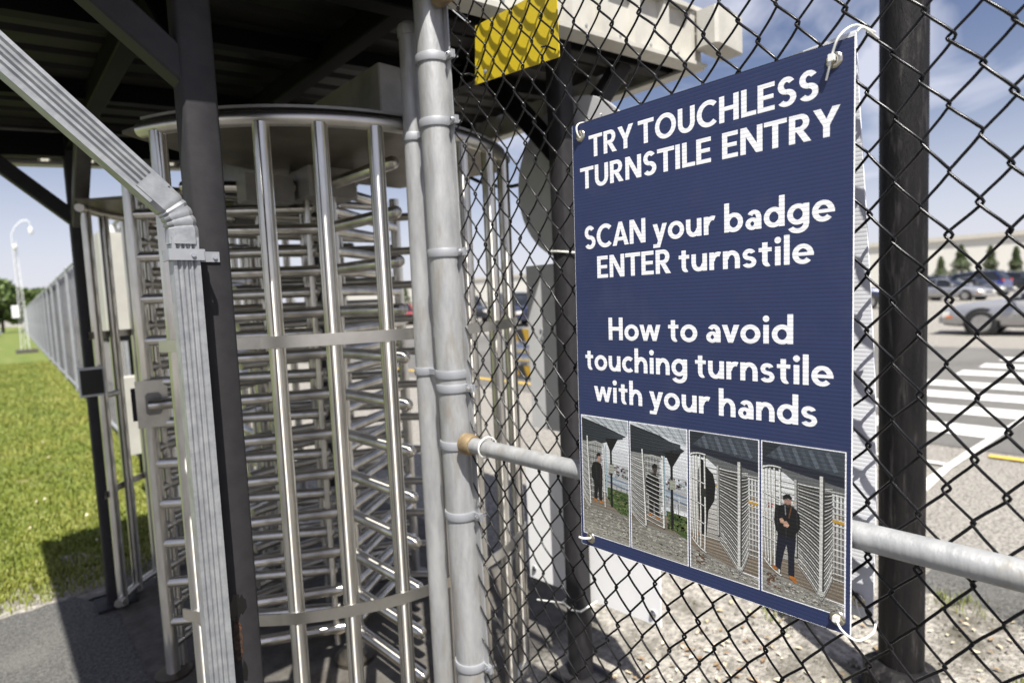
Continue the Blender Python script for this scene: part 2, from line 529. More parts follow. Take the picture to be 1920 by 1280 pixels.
for nm, m_, pts in (('white_line', 'marking', [(4.85, 1.08), (5.2, 1.16), (6.4, 1.085), (8.3, .93), (8.3, .885), (6.6, 1.00), (5.6, 1.075)]),
                    ('white_line', 'marking', [(5.66, 1.10), (5.74, 1.10), (5.74, 2.0), (5.66, 2.0)]),
                    ('yellow_line', 'ymarking', [(6.14, -4), (6.23, -4), (6.23, 0.93), (6.14, 0.93)]),
                    ('yellow_line', 'ymarking', [(6.9, 3.0), (7.02, 3.0), (7.02, 16), (6.9, 16)])):
    b = MB()
    b.add([(x, y, -0.007 + .003 * (len(pts) == 4)) for x, y in pts], [tuple(range(len(pts)))])
    b.build(nm, M[m_], lm, smooth=None)

# broken asphalt edge that steps up beyond the dirt strip
b = MB()
ys = np.linspace(-2.0, 0.75, 26)
top, bot = [], []
for i, y in enumerate(ys):
    e = 3.02 + 0.10 * math.sin(y * 3.1) + rnd.uniform(-.05, .05) + max(0, y) * .25
    top.append((e + .09, y, .035 + rnd.uniform(-.008, .008)))
    bot.append((e, y, -0.02))
vs = bot + top + [(p[0] + .5, p[1], .0) for p in top]
n = len(ys)
fs = [(i, i + 1, i + 1 + n, i + n) for i in range(n - 1)] + [(i + n, i + 1 + n, i + 1 + 2 * n, i + 2 * n) for i in range(n - 1)]
b.add(vs, fs)
tag(b.build('asphalt_edge', M['asphalt'], smooth=60), kind='structure')


# ------------------------------------------------------------------ canopy shelter
def zb(x):                       # bottom of the fascia: a shed roof that rises towards +X
    return 2.334 + 0.078 * (x - 1.1)


RX0, RX1, RY0, RY1 = -0.36, 2.36, 1.335, 3.82
canopy = thing('canopy_shelter', 'dark steel canopy with pale ribbed fascia standing over the turnstiles', 'canopy', (0, 0, 0))
# ribbed deck, ribs run along the slope
b = MB()
prof = []
y = RY0 + .01
while y < RY1 - .02:
    prof += [(y, 0), (y + .09, 0), (y + .105, .03), (y + .135, .03), (y + .15, 0)]
    y += .152
prof = [p for p in prof if p[0] < RY1 - .01]
for th in (0, 1):
    pass
k = len(prof)
vs = [(x, p[0], zb(x) + .13 + p[1]) for x in (RX0 + .01, RX1 - .01) for p in prof]
vs += [(x, p[0], zb(x) + .131 + p[1] + .004) for x in (RX0 + .01, RX1 - .01) for p in prof]
fs = [(i, i + 1, i + 1 + k, i + k) for i in range(k - 1)] + [(i + 2 * k, i + 3 * k, i + 1 + 3 * k, i + 1 + 2 * k) for i in range(k - 1)]
b.add(vs, fs)
b.build('roof_deck', M['deck'], canopy, smooth=None)


def fascia(p0, p1, out, name='fascia'):
    """ribbed strip from p0 to p1 (x, y), its face towards 'out'"""
    p0, p1, o = Vector((*p0, 0)), Vector((*p1, 0)), Vector((*out, 0))
    L = (p1 - p0).length
    d = (p1 - p0) / L
    s, pts = 0.0, []
    while s < L:
        for ds, h in ((0, 0), (.12, 0), (.130, .024), (.165, .024), (.175, 0)):
            if s + ds <= L:
                pts.append((s + ds, h))
        s += .19
    pts.append((L, 0))
    b = MB()
    vs, k = [], len(pts)
    for off in (0, -.012):
        for zz in (0, 1):
            for s_, h in pts:
                q = p0 + d * s_ + o * (h + off)
                vs.append((q.x, q.y, zb(q.x) + (.012 if zz == 0 else .205)))
    fs = [(i, i + 1, i + 1 + k, i + k) for i in range(k - 1)]
    fs += [(i + 2 * k, i + 3 * k, i + 1 + 3 * k, i + 1 + 2 * k) for i in range(k - 1)]
    fs += [(i, i + 2 * k, i + 1 + 2 * k, i + 1) for i in range(k - 1)] + [(i + k, i + 1 + k, i + 1 + 3 * k, i + 3 * k) for i in range(k - 1)]
    b.add(vs, fs)
    f = b.build(name, M['fascia'], canopy, smooth=None)
    # drip flashing along the foot, cap flashing along the top
    for nm, z0, z1, w0, w1 in (('drip_edge', -.004, .010, -.05, .028), ('cap_flashing', .207, .225, -.05, .032)):
        bb = MB()
        A, B = p0 + o * w0, p0 + o * w1
        C, D = p1 + o * w1, p1 + o * w0
        bb.add([(q.x, q.y, zb(q.x) + z) for z in (z0, z1) for q in (A, B, C, D)], [(0, 1, 2, 3)[::-1], (4, 5, 6, 7), (0, 1, 5, 4), (1, 2, 6, 5), (2, 3, 7, 6), (3, 0, 4, 7)])
        bb.build(nm, M['fascia'], f, smooth=None)
    return f


fascia((RX0, RY0), (RX1, RY0), (0, -1))
fascia((RX1, RY0), (RX1, RY1), (1, 0))
fascia((RX1, RY1), (RX0, RY1), (0, 1))
# screws along the foot of the near fascia
sm = MB().lathe([(0.0, -.004), (.006, -.004), (.006, 0), (0.0, .001)], n=8, axis=(0, -1, 0)).mesh('screw', M['galv_dull'])
for i in range(14):
    x = RX0 + .07 + i * .19
    inst('screw', sm, canopy, (x, RY0 - .004, zb(x) + .035))
# boxy gutter end at the high corner
b = MB().box(RX1 - .10, RY0 - .13, zb(RX1) + .045, RX1 + .12, RY0 - .03, zb(RX1) + .19, b=.012)
b.build('corner_cap', M['fascia'], canopy)
b = MB().lathe([(.028, 0), (.03, .02), (.02, .035), (0, .04)], (RX1 + .05, RY0 - .08, zb(RX1) + .189), n=14)
b.build('vent_knob', M['rubber'], canopy)
# gutter along the low edge
b = MB()
gz = zb(RX0)
for pth in (((RX0 - .11, gz + .03), (RX0 - .005, gz + .03)), ((RX0 - .11, gz + .034), (RX0 - .115, gz + .15)), ((RX0 - .005, gz + .034), (RX0 - .002, gz + .15))):
    (xa, za), (xb, zb_) = pth
    b.box(min(xa, xb) - .002, RY0 - .05, min(za, zb_) - .002, max(xa, xb) + .002, RY1 + .05, max(za, zb_) + .002)
b.build('gutter', M['galv_spout'], canopy)
MB().box(RX0 - .0015, RY0, gz + .02, RX0 + .03, RY1, gz + .158).build('eave_light_block', M['blackbeam'], canopy)  # unseen strip added to stop sunlight leaking between gutter and deck

PW = 0.074
PX = (0.372, 1.60)
PY = (1.455, 3.60)
for i, x in enumerate(PX):
    for j, y in enumerate(PY):
        b = MB().box(x, y, 0.0, x + PW, y + PW, zb(x) + .10, b=.007)
        p = b.build('post', M['blackpaint'], canopy, smooth=50)
        b = MB().box(x - .05, y - .05, 0.004, x + PW + .05, y + PW + .05, .016)
        b.build('base_plate', M['blackpaint'], p)
# perimeter beams and purlins
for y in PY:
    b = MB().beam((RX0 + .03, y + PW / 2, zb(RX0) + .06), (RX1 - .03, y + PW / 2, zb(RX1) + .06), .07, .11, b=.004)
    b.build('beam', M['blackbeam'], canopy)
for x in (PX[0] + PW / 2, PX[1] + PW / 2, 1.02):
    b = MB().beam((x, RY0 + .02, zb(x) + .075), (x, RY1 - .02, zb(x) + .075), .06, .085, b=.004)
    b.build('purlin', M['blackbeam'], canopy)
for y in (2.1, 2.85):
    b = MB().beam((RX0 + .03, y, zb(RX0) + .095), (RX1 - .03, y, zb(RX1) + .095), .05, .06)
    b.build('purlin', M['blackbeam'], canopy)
# knee braces
hx = PW / 2
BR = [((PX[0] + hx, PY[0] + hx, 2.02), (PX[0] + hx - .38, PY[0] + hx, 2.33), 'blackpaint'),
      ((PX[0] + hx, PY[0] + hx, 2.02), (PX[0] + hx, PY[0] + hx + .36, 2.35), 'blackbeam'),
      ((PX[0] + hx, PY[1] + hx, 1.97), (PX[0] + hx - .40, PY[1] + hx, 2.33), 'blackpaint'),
      ((PX[0] + hx, PY[1] + hx, 1.95), (PX[0] + hx, PY[1] + hx - .5, 2.36), 'bracelit'),  # light falling on this brace is in its paler colour
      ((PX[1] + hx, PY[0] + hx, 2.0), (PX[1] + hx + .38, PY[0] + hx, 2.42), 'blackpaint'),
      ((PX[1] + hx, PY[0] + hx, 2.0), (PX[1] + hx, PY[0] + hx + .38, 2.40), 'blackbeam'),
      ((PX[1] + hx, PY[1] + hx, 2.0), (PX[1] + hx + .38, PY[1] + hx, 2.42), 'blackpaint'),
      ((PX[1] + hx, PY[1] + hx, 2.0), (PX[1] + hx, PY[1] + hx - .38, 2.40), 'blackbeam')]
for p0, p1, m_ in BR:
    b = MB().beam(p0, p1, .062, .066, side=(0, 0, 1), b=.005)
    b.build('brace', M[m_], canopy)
# flaking rust patch and touch-up paint near the foot of the nearest post
fx, fy = PX[0], PY[0]
for nm, m_, cx_, cz_, rx_, rz_, dd in (('touch_up_patch', 'tar', .021, .795, .016, .030, .0007), ('touch_up_patch', 'tar', .036, .80, .009, .022, .0011),
                                       ('rust_patch', 'rust', .0235, .715, .0085, .055, .0012), ('rust_patch', 'rustdark', .0195, .718, .0088, .05, .0022),
                                       ('touch_up_patch', 'tar', .031, .635, .006, .028, .0007)):
    pts = []
    for k in range(18):
        a = 2 * math.pi * k / 18
        q = 1 + rnd.uniform(-.22, .22)
        pts.append((fx + cx_ + rx_ * q * math.cos(a), fy, cz_ + rz_ * q * math.sin(a)))
    b = MB().prism(pts, (0, .001, 0), (0, -dd, 0))
    b.build(nm, M[m_], canopy, smooth=None)
# black cable sagging under the far beam
pts = [(1.62 + .25 * t, 2.35 - .85 * t, 2.24 - .42 * math.sin(math.pi * t) * .5 - .1 * t) for t in np.linspace(0, 1, 16)]
MB().tube(pts, .008, 8).build('cable', M['rubber'], canopy)


# galvanized downspout: fluted rectangular pipe, diagonal run, crimped elbow, vertical run
def fluted(pts_axis, wd, dp, across, name, parent, m_, lobes=4):
    """rectangular pipe with fluted front along a polyline; 'across' = width direction, front = towards the path"""
    ring = []
    nfl = 24
    for i in range(nfl + 1):
        u = i / nfl
        ring.append((-wd / 2 + wd * u, -dp / 2 + (.0022 * (1 - math.cos(2 * math.pi * lobes * min(max((u - .12) / .76, 0), 1)))) * 1.0))
    ring += [(wd / 2 + 0, -dp / 2 + .012), (wd / 2, dp / 2 - .006), (wd / 2 - .008, dp / 2), (-wd / 2 + .008, dp / 2), (-wd / 2, dp / 2 - .006), (-wd / 2, -dp / 2 + .012)]
    b = MB()
    P = [Vector(p) for p in pts_axis]
    n = len(ring)
    vs = []
    F = Vector((0, 1, 0))
    for i, p in enumerate(P):
        t = (P[min(i + 1, len(P) - 1)] - P[max(i - 1, 0)]).normalized()
        A = F.cross(t).normalized()          # width direction in the plane of the bend
        if A.x < 0:
            A = -A
        for a_, f_ in ring:
            vs.append(p + A * a_ + F * f_)
    fs = [(i * n + j, i * n + (j + 1) % n, (i + 1) * n + (j + 1) % n, (i + 1) * n + j) for i in range(len(P) - 1) for j in range(n)]
    fs += [tuple(range(n))[::-1], tuple(range((len(P) - 1) * n, len(P) * n))]
    b.add(vs, fs)
    return b.build(name, m_, parent, smooth=28)


SPX, SPY = 0.340, 1.425
spout = fluted([(SPX, SPY, .02), (SPX, SPY, .6), (SPX, SPY, 1.2), (SPX, SPY, 1.66)], .052, .048, None, 'downspout', canopy, M['galv_spout'])
dg = [(0.300 - .50 * t, SPY, 1.747 + .50 * t) for t in (0, .3, .6, .9, 1.08)]
fluted(dg, .055, .050, None, 'downspout_run', spout, M['galv_spout'])
# crimped elbow
b = MB()
el = []
for i in range(15):
    t = i / 14
    a = R(38.9) + (R(90) - R(38.9)) * t
    el.append(a)
pth = [Vector((SPX, SPY, 1.645)), Vector((SPX, SPY, 1.668))]
c0 = Vector((SPX - .085, SPY, 1.672))
for i in range(13):
    a = i / 12 * R(45)
    pth.append(c0 + Vector((.085 * math.cos(a), 0, .085 * math.sin(a))))
tdir = Vector((-.7071, 0, .7071))
pth += [pth[-1] + tdir * .03, pth[-1] + tdir * .06]
vs, ringn = [], 12
for i, p in enumerate(pth):
    t = (pth[min(i + 1, len(pth) - 1)] - pth[max(i - 1, 0)]).normalized()
    A = Vector((0, 1, 0)).cross(t).normalized()
    if A.x < 0:
        A = -A
    crimp = .0035 if (i in (4, 7, 10, 12)) else 0
    wd, dp, bb = .0575 - crimp * 1.2, .0525 - crimp, .009
    for a_, f_ in ((-wd / 2 + bb, -dp / 2), (0, -dp / 2 - crimp * .5 * rnd.random()), (wd / 2 - bb, -dp / 2), (wd / 2, -dp / 2 + bb), (wd / 2, 0), (wd / 2, dp / 2 - bb), (wd / 2 - bb, dp / 2), (0, dp / 2), (-wd / 2 + bb, dp / 2), (-wd / 2, dp / 2 - bb), (-wd / 2, 0), (-wd / 2, -dp / 2 + bb)):
        vs.append(p + A * a_ + Vector((0, 1, 0)) * f_)
n = ringn
b.add(vs, [(i * n + j, i * n + (j + 1) % n, (i + 1) * n + (j + 1) % n, (i + 1) * n + j) for i in range(len(pth) - 1) for j in range(n)])
b.build('elbow', M['galv_spout'], spout, smooth=25)
# strap with two screws
b = MB().box(SPX - .034, SPY - .0295, 1.610, SPX + .034, SPY - .0265, 1.634)
b.box(SPX - .0345, SPY - .0265, 1.6102, SPX - .0315, SPY + .03, 1.6338)
b.box(SPX + .034, SPY - .0265, 1.6102, SPX + .0365, PY[0] - .003, 1.6338)
b.box(SPX + .0365, PY[0] - .0038, 1.6105, SPX + .080, PY[0] - .0012, 1.6335)
b.build('strap', M['galv_dull'], spout, smooth=None)
for x, yy in ((SPX + .012, SPY - .0297), (SPX + .070, PY[0] - .004)):
    MB().lathe([(0, -.003), (.0045, -.003), (.0045, 0), (0, .0005)], (x, yy, 1.621), 10, (0, 1, 0)).build('screw', M['chrome'], spout)

# header box that carries the turnstile heads
b = MB().box(0.99, 1.66, 2.085, 1.14, 3.72, 2.25, b=.004)
tag(b.build('header_box', M['boxgrey']), 'grey steel header box lying over the turnstile tops', 'header box')

# ------------------------------------------------------------------ the two full-height turnstiles
AX, AY, RAD = 1.064, 2.262, 0.74
MID = 2.72                                     # plane of the comb shared by the pair
ZT = 2.02
ARM_Z = [0.147 + .166 * k for k in range(12)]
toward = math.atan2(-AY, -AX)                  # direction from the axis to the viewer side


def ring_pt(phi, z, r=RAD, sy=1):
    a = toward + R(phi)
    return Vector((r * math.cos(a), sy * r * math.sin(a), z))


def turnstile(label, axis, sy, comb, group):
    t = thing('turnstile', label, 'turnstile', (axis[0], axis[1], 0), 0, group)
    # cage: top rail, verticals, flat bands
    arc = [ring_pt(p, ZT, sy=sy) for p in np.linspace(-41, 64, 40)]
    MB().tube(arc, .021, 14, dome=True).build('top_rail', M['stainless_flat'], t)
    low = [ring_pt(p, .055, sy=sy) for p in np.linspace(-41, 64, 40)]
    MB().tube(low, .019, 12).build('bottom_rail', M['stainless_flat'], t)
    um = MB().tube([(0, 0, 0.02), (0, 0, .5), (0, 0, 1.0), (0, 0, 1.5), (0, 0, ZT - .012)], .0228, 18).mesh('upright', M['stainless'], 38)
    for p in (-36, -24, -12, 0, 12, 24, 36, 48, 60):
        q = ring_pt(p, 0, sy=sy)
        inst('upright', um, t, (q.x, q.y, 0), (0, 0, rnd.uniform(0, 6)))
    for z in (.605, 1.405):
        b = MB()
        A = [ring_pt(p, z, RAD + .0245, sy) for p in np.linspace(-39, 62, 50)]
        B = [ring_pt(p, z, RAD + .0195, sy) for p in np.linspace(-39, 62, 50)]
        k = len(A)
        up_ = Vector((0, 0, .017))
        vs = [a - up_ for a in A] + [a + up_ for a in A] + [a - up_ for a in B] + [a + up_ for a in B]
        fs = []
        for i in range(k - 1):
            fs += [(i, i + 1, i + 1 + k, i + k), (i + 2 * k, i + 3 * k, i + 1 + 3 * k, i + 1 + 2 * k), (i + k, i + 1 + k, i + 1 + 3 * k, i + 3 * k), (i, i + 2 * k, i + 1 + 2 * k, i + 1)]
        b.add(vs, fs)
        b.build('band', M['stainless_flat'], t, smooth=30)
    # head plate under the header
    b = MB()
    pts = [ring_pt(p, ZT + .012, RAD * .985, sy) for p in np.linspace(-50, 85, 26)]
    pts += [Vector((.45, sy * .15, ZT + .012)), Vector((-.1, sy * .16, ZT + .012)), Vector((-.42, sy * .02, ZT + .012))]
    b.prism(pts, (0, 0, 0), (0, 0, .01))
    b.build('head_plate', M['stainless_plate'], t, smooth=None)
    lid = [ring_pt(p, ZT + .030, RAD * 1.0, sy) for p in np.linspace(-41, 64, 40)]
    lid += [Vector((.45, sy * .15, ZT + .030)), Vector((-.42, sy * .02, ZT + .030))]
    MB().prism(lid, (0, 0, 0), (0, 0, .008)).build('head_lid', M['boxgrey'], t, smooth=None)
    MB().box(-.10, -.10, ZT - .10, .10, .10, ZT + .011, b=.01).build('bearing_housing', M['boxgrey'], t)
    MB().box(-.30, -.05 + sy * .05, ZT - .12, -.12, .05 + sy * .05, ZT - .02).build('lock_housing', M['boxgrey'], t)
    # rotor: column, three wings of arms
    MB().tube([(0, 0, .05), (0, 0, 1), (0, 0, ZT - .02)], .034, 20).build('rotor_column', M['stainless'], t)
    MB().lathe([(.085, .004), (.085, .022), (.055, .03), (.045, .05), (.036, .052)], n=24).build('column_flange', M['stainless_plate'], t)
    am = MB().tube([(.03, 0, 0), (.06, 0, 0), (.3, 0, 0), (.505, 0, 0)], .0222, 16, dome=True).mesh('arm', M['stainless_h'], 50)
    cm = MB().tube([(.040, 0, 0), (.075, 0, 0)], .0262, 14).mesh('arm_collar', M['stainless_h'], 38)
    bm_ = MB().tube([(.06, 0, 0), (.3, 0, 0), (.57, 0, 0)], .027, 14, dome=True).mesh('bumper_arm', M['bumper'], 50)
    for wg in (-90 + 2, 150 + 2, 30 + 2):
        a = R(wg) * sy if sy == 1 else -R(wg)
        MB().tube([(.066 * math.cos(a), .066 * math.sin(a), .08), (.066 * math.cos(a), .066 * math.sin(a), 1.0), (.066 * math.cos(a), .066 * math.sin(a), ZT - .06)], .013, 10).build('wing_bar', M['stainless'], t)
        for k, z in enumerate(ARM_Z):
            ar = inst('arm', am, t, (0, 0, z), (0, 0, a))
            inst('arm_collar', cm, ar)
    # comb barrier on the far side of the rotor
    if comb:
        for sx in (-1, 1):
            x0 = (.478 - AX) if sx < 0 else (1.665 - AX)
            MB().tube([(x0, MID - AY, .0), (x0, MID - AY, 1), (x0, MID - AY, ZT + .02)], .026, 16).build('comb_upright', M['stainless'], t)
            x1 = x0 + .045 * (-sx)
            MB().tube([(x1, MID - AY + .03, .0), (x1, MID - AY + .03, ZT)], .016, 10).build('comb_upright', M['stainless'], t)
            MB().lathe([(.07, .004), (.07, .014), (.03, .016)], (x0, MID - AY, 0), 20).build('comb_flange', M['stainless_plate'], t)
            for sy2 in (-1, 1):
                tgt = Vector((0, -sy2 * 0 + (0 if sy2 < 0 else 2 * (MID - AY)), 0))
                o_ = Vector((x0, MID - AY, 0))
                # arm bends from the upright towards the rotor it belongs to
                pts = []
                for u in np.linspace(0, 1, 9):
                    q = o_.lerp(tgt, u * .92)
                    bow = math.sin(math.pi * u) * .045
                    pts.append((q.x, q.y - sy2 * -1 * 0 + sy2 * -bow * 0 + bow * (1 if sy2 < 0 else -1) * -1 * 0, 0))
                cmh = MB().tube(pts, .0210, 14, dome=True).mesh('comb_arm', M['stainless_h'], 50)
                for k in range(12):
                    z = ARM_Z[k] - .083 + (.0 if sy2 < 0 else .06)
                    if z > .08:
                        inst('comb_arm', cmh, t, (0, 0, z))
        # back grid between the two combs
        for x in (-.28, -.10, .10, .28):
            MB().tube([(x, MID - AY, .05), (x, MID - AY, ZT)], .017, 10).build('grid_upright', M['stainless'], t)
        gm = MB().tube([(.615 * math.cos(a), .02 + .455 * math.sin(a), 0) for a in np.linspace(R(-8), R(112), 24)], .0190, 12).mesh('curved_bar', M['stainless_flat'], 38)
        for k in range(12):
            inst('curved_bar', gm, t, (0, 0, ARM_Z[k] - .055))
        gm2 = MB().tube([(-.56, MID - AY + .05, 0), (0, MID - AY + .06, 0), (.58, MID - AY + .05, 0)], .0190, 12).mesh('grid_bar', M['stainless_flat'], 38)
        for k in range(12):
            inst('grid_bar', gm2, t, (0, 0, ARM_Z[k] + .028))
        # lock plate with push bar on the comb upright
        b = MB().box(-.085, -.006, -.125, .065, .006, .125)
        lp = b.build('lock_plate', M['stainless_flat'], t, smooth=None)
        lp.location = (.478 - AX + .01, MID - AY - .05, 1.145)
        lp.rotation_euler = (0, 0, R(-8))
        lp.scale = (.72, .8, .74)
        MB().box(-.105, .008, -.085, -.085, .06, .085).build('lock_case', M['rubber'], lp)
        MB().obox((-.005, -.018, 0), ((1, 0, 0), (0, 0, 1), (0, 1, 0)), (.075, .115, .022), .012).build('bracket', M['boxgrey'], lp)
        MB().tube([(-.03, -.06, 0), (.0, -.065, 0), (.05, -.062, 0), (.34, -.05, 0)], .030, 16).build('push_bar', M['stainless_h'], lp)
    else:
        # card reader box on the cage end
        q = ring_pt(-38, 1.185, sy=sy)
        rb = MB().box(-.075, -.03, -.085, .07, .025, .085, b=.004).build('card_reader', M['grey_board'], t)
        rb.location = (q.x - .035, q.y - .05, q.z)
        rb.scale = (.72, .8, .82)
        MB().box(-.066, -.034, -.072, .058, -.0302, .072).build('reader_face', M['reader'], rb)
        MB().tube([ring_pt(-36, 1.10, sy=sy), ring_pt(-24, 1.10, sy=sy)], .016, 10).build('cross_bar', M['stainless_h'], t)
    return t


turnstile('near stainless full-height turnstile, its barred cage behind the charcoal post', (AX, AY), 1, True, 'turnstiles under the canopy')
turnstile('far stainless full-height turnstile with dark card reader, beside the lawn', (AX + .012, 2 * MID - AY), -1, False, 'turnstiles under the canopy')

# ------------------------------------------------------------------ chain-link fence with its end posts
fence = thing('chain_link_fence', 'black chain-link fence with galvanized end posts and rail carrying the blue sign', 'fence', (0.985, 1.35, 0))


def fbuild(b, name, m_, par=None, smooth=38):
    o = b.build(name, m_, par or fence, smooth)
    return o


fb = Vector((0.985, 1.35, 0))


def L(x, y, z):
    return (x - fb.x, y - fb.y, z)


b = MB().tube([L(.985, 1.318, 0), L(.985, 1.330, .5), L(.985, 1.352, 1.4), L(.985, 1.370, 2.56)], .0445, 28)
tp = fbuild(b, 'terminal_post', M['galv'])
b = MB().tube([L(.985, 1.479, 0), L(.985, 1.483, .5), L(.985, 1.484, 1.4), L(.985, 1.474, 2.262)], .0295, 24)
b.lathe([(.0295, 0), (.033, .001), (.034, .02), (.030, .032), (.018, .042), (0, .046)], L(.985, 1.474, 2.258), 24)
gp = fbuild(b, 'gate_pipe', M['galv'])


def post_y(z):
    return float(np.interp(z, [0, .5, 1.4, 2.42], [1.318, 1.330, 1.352, 1.368]))


def pipe_y(z):
    return float(np.interp(z, [0, .5, 1.4, 2.26], [1.479, 1.483, 1.484, 1.474]))


def band(z, tail, cx, cy, r, par, h=.023):
    b = MB()
    pts = [(r + .0035, -h / 2), (r + .0045, -h / 2 + .003), (r + .0045, h / 2 - .003), (r + .0035, h / 2)]
    b.lathe([(r, -h / 2)] + pts + [(r, h / 2)], L(cx, cy, z), 28)
    o = b.build('band', M['galv_dull'], par)
    if tail:
        b = MB().box(*L(cx + .006, cy - r - .034, z - h / 2 + .001), *L(cx + .0105, cy - r + .008, z + h / 2 - .001))
        b.box(*L(cx + .0125, cy - r - .034, z - h / 2 + .001), *L(cx + .017, cy - r + .008, z + h / 2 - .001))
        b.build('band_tail', M['galv_dull'], o)
        b = MB().lathe([(0, 0), (.0075, 0), (.0085, .004), (.005, .009), (0, .0095)], L(cx + .006, cy - r - .022, z), 12, (-1, 0, 0))
        b.tube([L(cx + .006, cy - r - .022, z), L(cx + .034, cy - r - .022, z)], .0042, 8)
        b.build('bolt', M['chrome'], o)
    return o


for z, tl in ((2.157, True), (1.985, True), (1.631, True), (1.292, False), (1.253, True), (1.091, True), (.888, True), (.445, True)):
    band(z, tl, .985, post_y(z), .0445, tp)
for z in (1.975, 1.292):
    band(z, False, .985, pipe_y(z), .0295, gp)
    MB().box(*L(.975, post_y(z) + .045, z - .008), *L(.995, pipe_y(z) - .03, z + .008)).build('link_bolt', M['galv_dull'], gp)
# tension bar
b = MB()
pa = [(1.0, 1.276, .35), (1.0, 1.290, 1.14), (1.0, 1.307, 1.62), (1.0, 1.318, 2.50)]
for p0, p1 in zip(pa[:-1], pa[1:]):
    b.beam(L(*p0), L(*p1), .004, .019, side=(0, 1, 0))
fbuild(b, 'tension_bar', M['galv'])
# rails with brass-coloured cup at the post
b = MB().tube([L(.972, 1.262, 1.101), L(.972, .8, 1.106), L(.972, .3, 1.112), L(.972, -.6, 1.108)], .0212, 24)
fbuild(b, 'mid_rail', M['galv'])
MB().lathe([(.0, -.006), (.03, -.004), (.0305, .018), (.0265, .03), (.025, .034)], L(.972, 1.283, 1.101), 20, (0, -1, 0)).build('rail_cup', M['brass'], fence)
b = MB().tube([L(.975, 1.27, 2.50), L(.975, -.6, 2.50)], .021, 20)
fbuild(b, 'top_rail', M['galv'])
MB().lathe([(.0, -.006), (.028, -.004), (.029, .018), (.024, .03)], L(.975, 1.30, 2.50), 20, (0, -1, 0)).build('rail_cup', M['brass'], fence)
MB().lathe([(0, 0), (.024, 0), (.026, .01), (.026, .05), (.022, .055), (.0, .056)], L(.972, 1.312, 2.30), 20, (0, -1, 0)).build('rail_cup', M['brass'], fence)

# every picket wire of the mesh
PITCH_Y, PITCH_Z = 0.0332, 0.0443
KY, KZ = 0.2639, 1.4676


def wire(i0, y_lo=None):
    """zigzag picket between knot columns i0 and i0+1"""
    y0 = KY + PITCH_Y * i0
    j0 = int((.10 - KZ) / PITCH_Z) - 2
    j1 = int((2.50 - KZ) / PITCH_Z)
    pts = []
    rr = random.Random(100 + i0)
    jig = {j: (rr.uniform(-.0030, .0030) , rr.uniform(-.0030, .0030)) for j in range(j0, j1 + 2)}
    for j in range(j0, j1):
        def knot(jj):
            odd = (jj + i0) & 1
            yy = y0 + (PITCH_Y + .0026 if odd else -.0026)
            return yy + jig[jj][0], KZ + jj * PITCH_Z + jig[jj][1]
        (ya, za), (yb, zb2) = knot(j), knot(j + 1)
        sgn = 1 if (j + i0) & 1 else -1
        for t in (0, .07, .16, .34, .5, .66, .84, .93):
            e = t
            ty = .5 - .5 * math.cos(math.pi * t)
            ty = .80 * t + .20 * ty if .1 < t < .9 else (t * .55 if t <= .1 else 1 - (1 - t) * .55)
            x = 1.0 + sgn * .0034 * math.sin(math.pi * t) ** .6
            pts.append(L(x, ya + (yb - ya) * ty, za + (zb2 - za) * e))
    return MB().tube(pts, .00225, 6)


i_lo = int((-.20 - KY) / PITCH_Y)
i_hi = int((1.305 - KY) / PITCH_Y)
for i in range(i_lo, i_hi):
    fbuild(wire(i), 'wire', M['vinyl'], smooth=80)
# aluminium ties holding mesh to the rail
for y in (1.19,):
    pts = [L(.972 + .03 * math.cos(a), y + .006 * a / 6.3, 1.105 + .028 * math.sin(a)) for a in np.linspace(0, 2 * math.pi * 1.1, 26)]
    MB().tube(pts, .0022, 6).build('rail_tie', M['tie'], fence)
# a wire tail poking off the post top
MB().tube([L(.985, 1.31, 2.30), L(.99, 1.26, 2.25), L(1.0, 1.22, 2.21), L(.99, 1.20, 2.205)], .0017, 6).build('tie_wire', M['galv_dull'], fence)

# ------------------------------------------------------------------ blue sign
SX = 0.94
C_TL, C_TR, C_BL, C_BR = (.8248, 1.8461), (.2966, 1.8427), (.8400, .9560), (.3040, .9640)
sign = thing('information_sign', 'dark blue plastic sign with white lettering and four photographs on the fence', 'sign', (SX, .57, 1.4))


def sp(a, b_, d=0.0):
    """point on the sign: a from its left edge, b from its top, d towards the viewer"""
    y = (C_TL[0] * (1 - a) + C_TR[0] * a) * (1 - b_) + (C_BL[0] * (1 - a) + C_BR[0] * a) * b_
    z = (C_TL[1] * (1 - a) + C_TR[1] * a) * (1 - b_) + (C_BL[1] * (1 - a) + C_BR[1] * a) * b_
    return (-d, y - .57, z - 1.4)


b = MB()
NA, NB = 16, 40
for d in (0, -.005):
    b.v += [sp(i / NA, j / NB, d) for j in range(NB + 1) for i in range(NA + 1)]
n1 = (NA + 1) * (NB + 1)
for j in range(NB):
    for i in range(NA):
        q = j * (NA + 1) + i
        b.f.append((q, q + NA + 1, q + NA + 2, q + 1))
        b.f.append((q + n1, q + 1 + n1, q + NA + 2 + n1, q + NA + 1 + n1))
b.c = [None] * len(b.f)
b.build('face', M['signblue'], sign, smooth=60)
b = MB()
edge = [(i / NA, 0) for i in range(NA + 1)] + [(1, j / NB) for j in range(1, NB + 1)] + [(1 - i / NA, 1) for i in range(1, NA + 1)] + [(0, 1 - j / NB) for j in range(1, NB)]
vs = [sp(a, q, .0003) for a, q in edge] + [sp(a, q, -.0053) for a, q in edge]
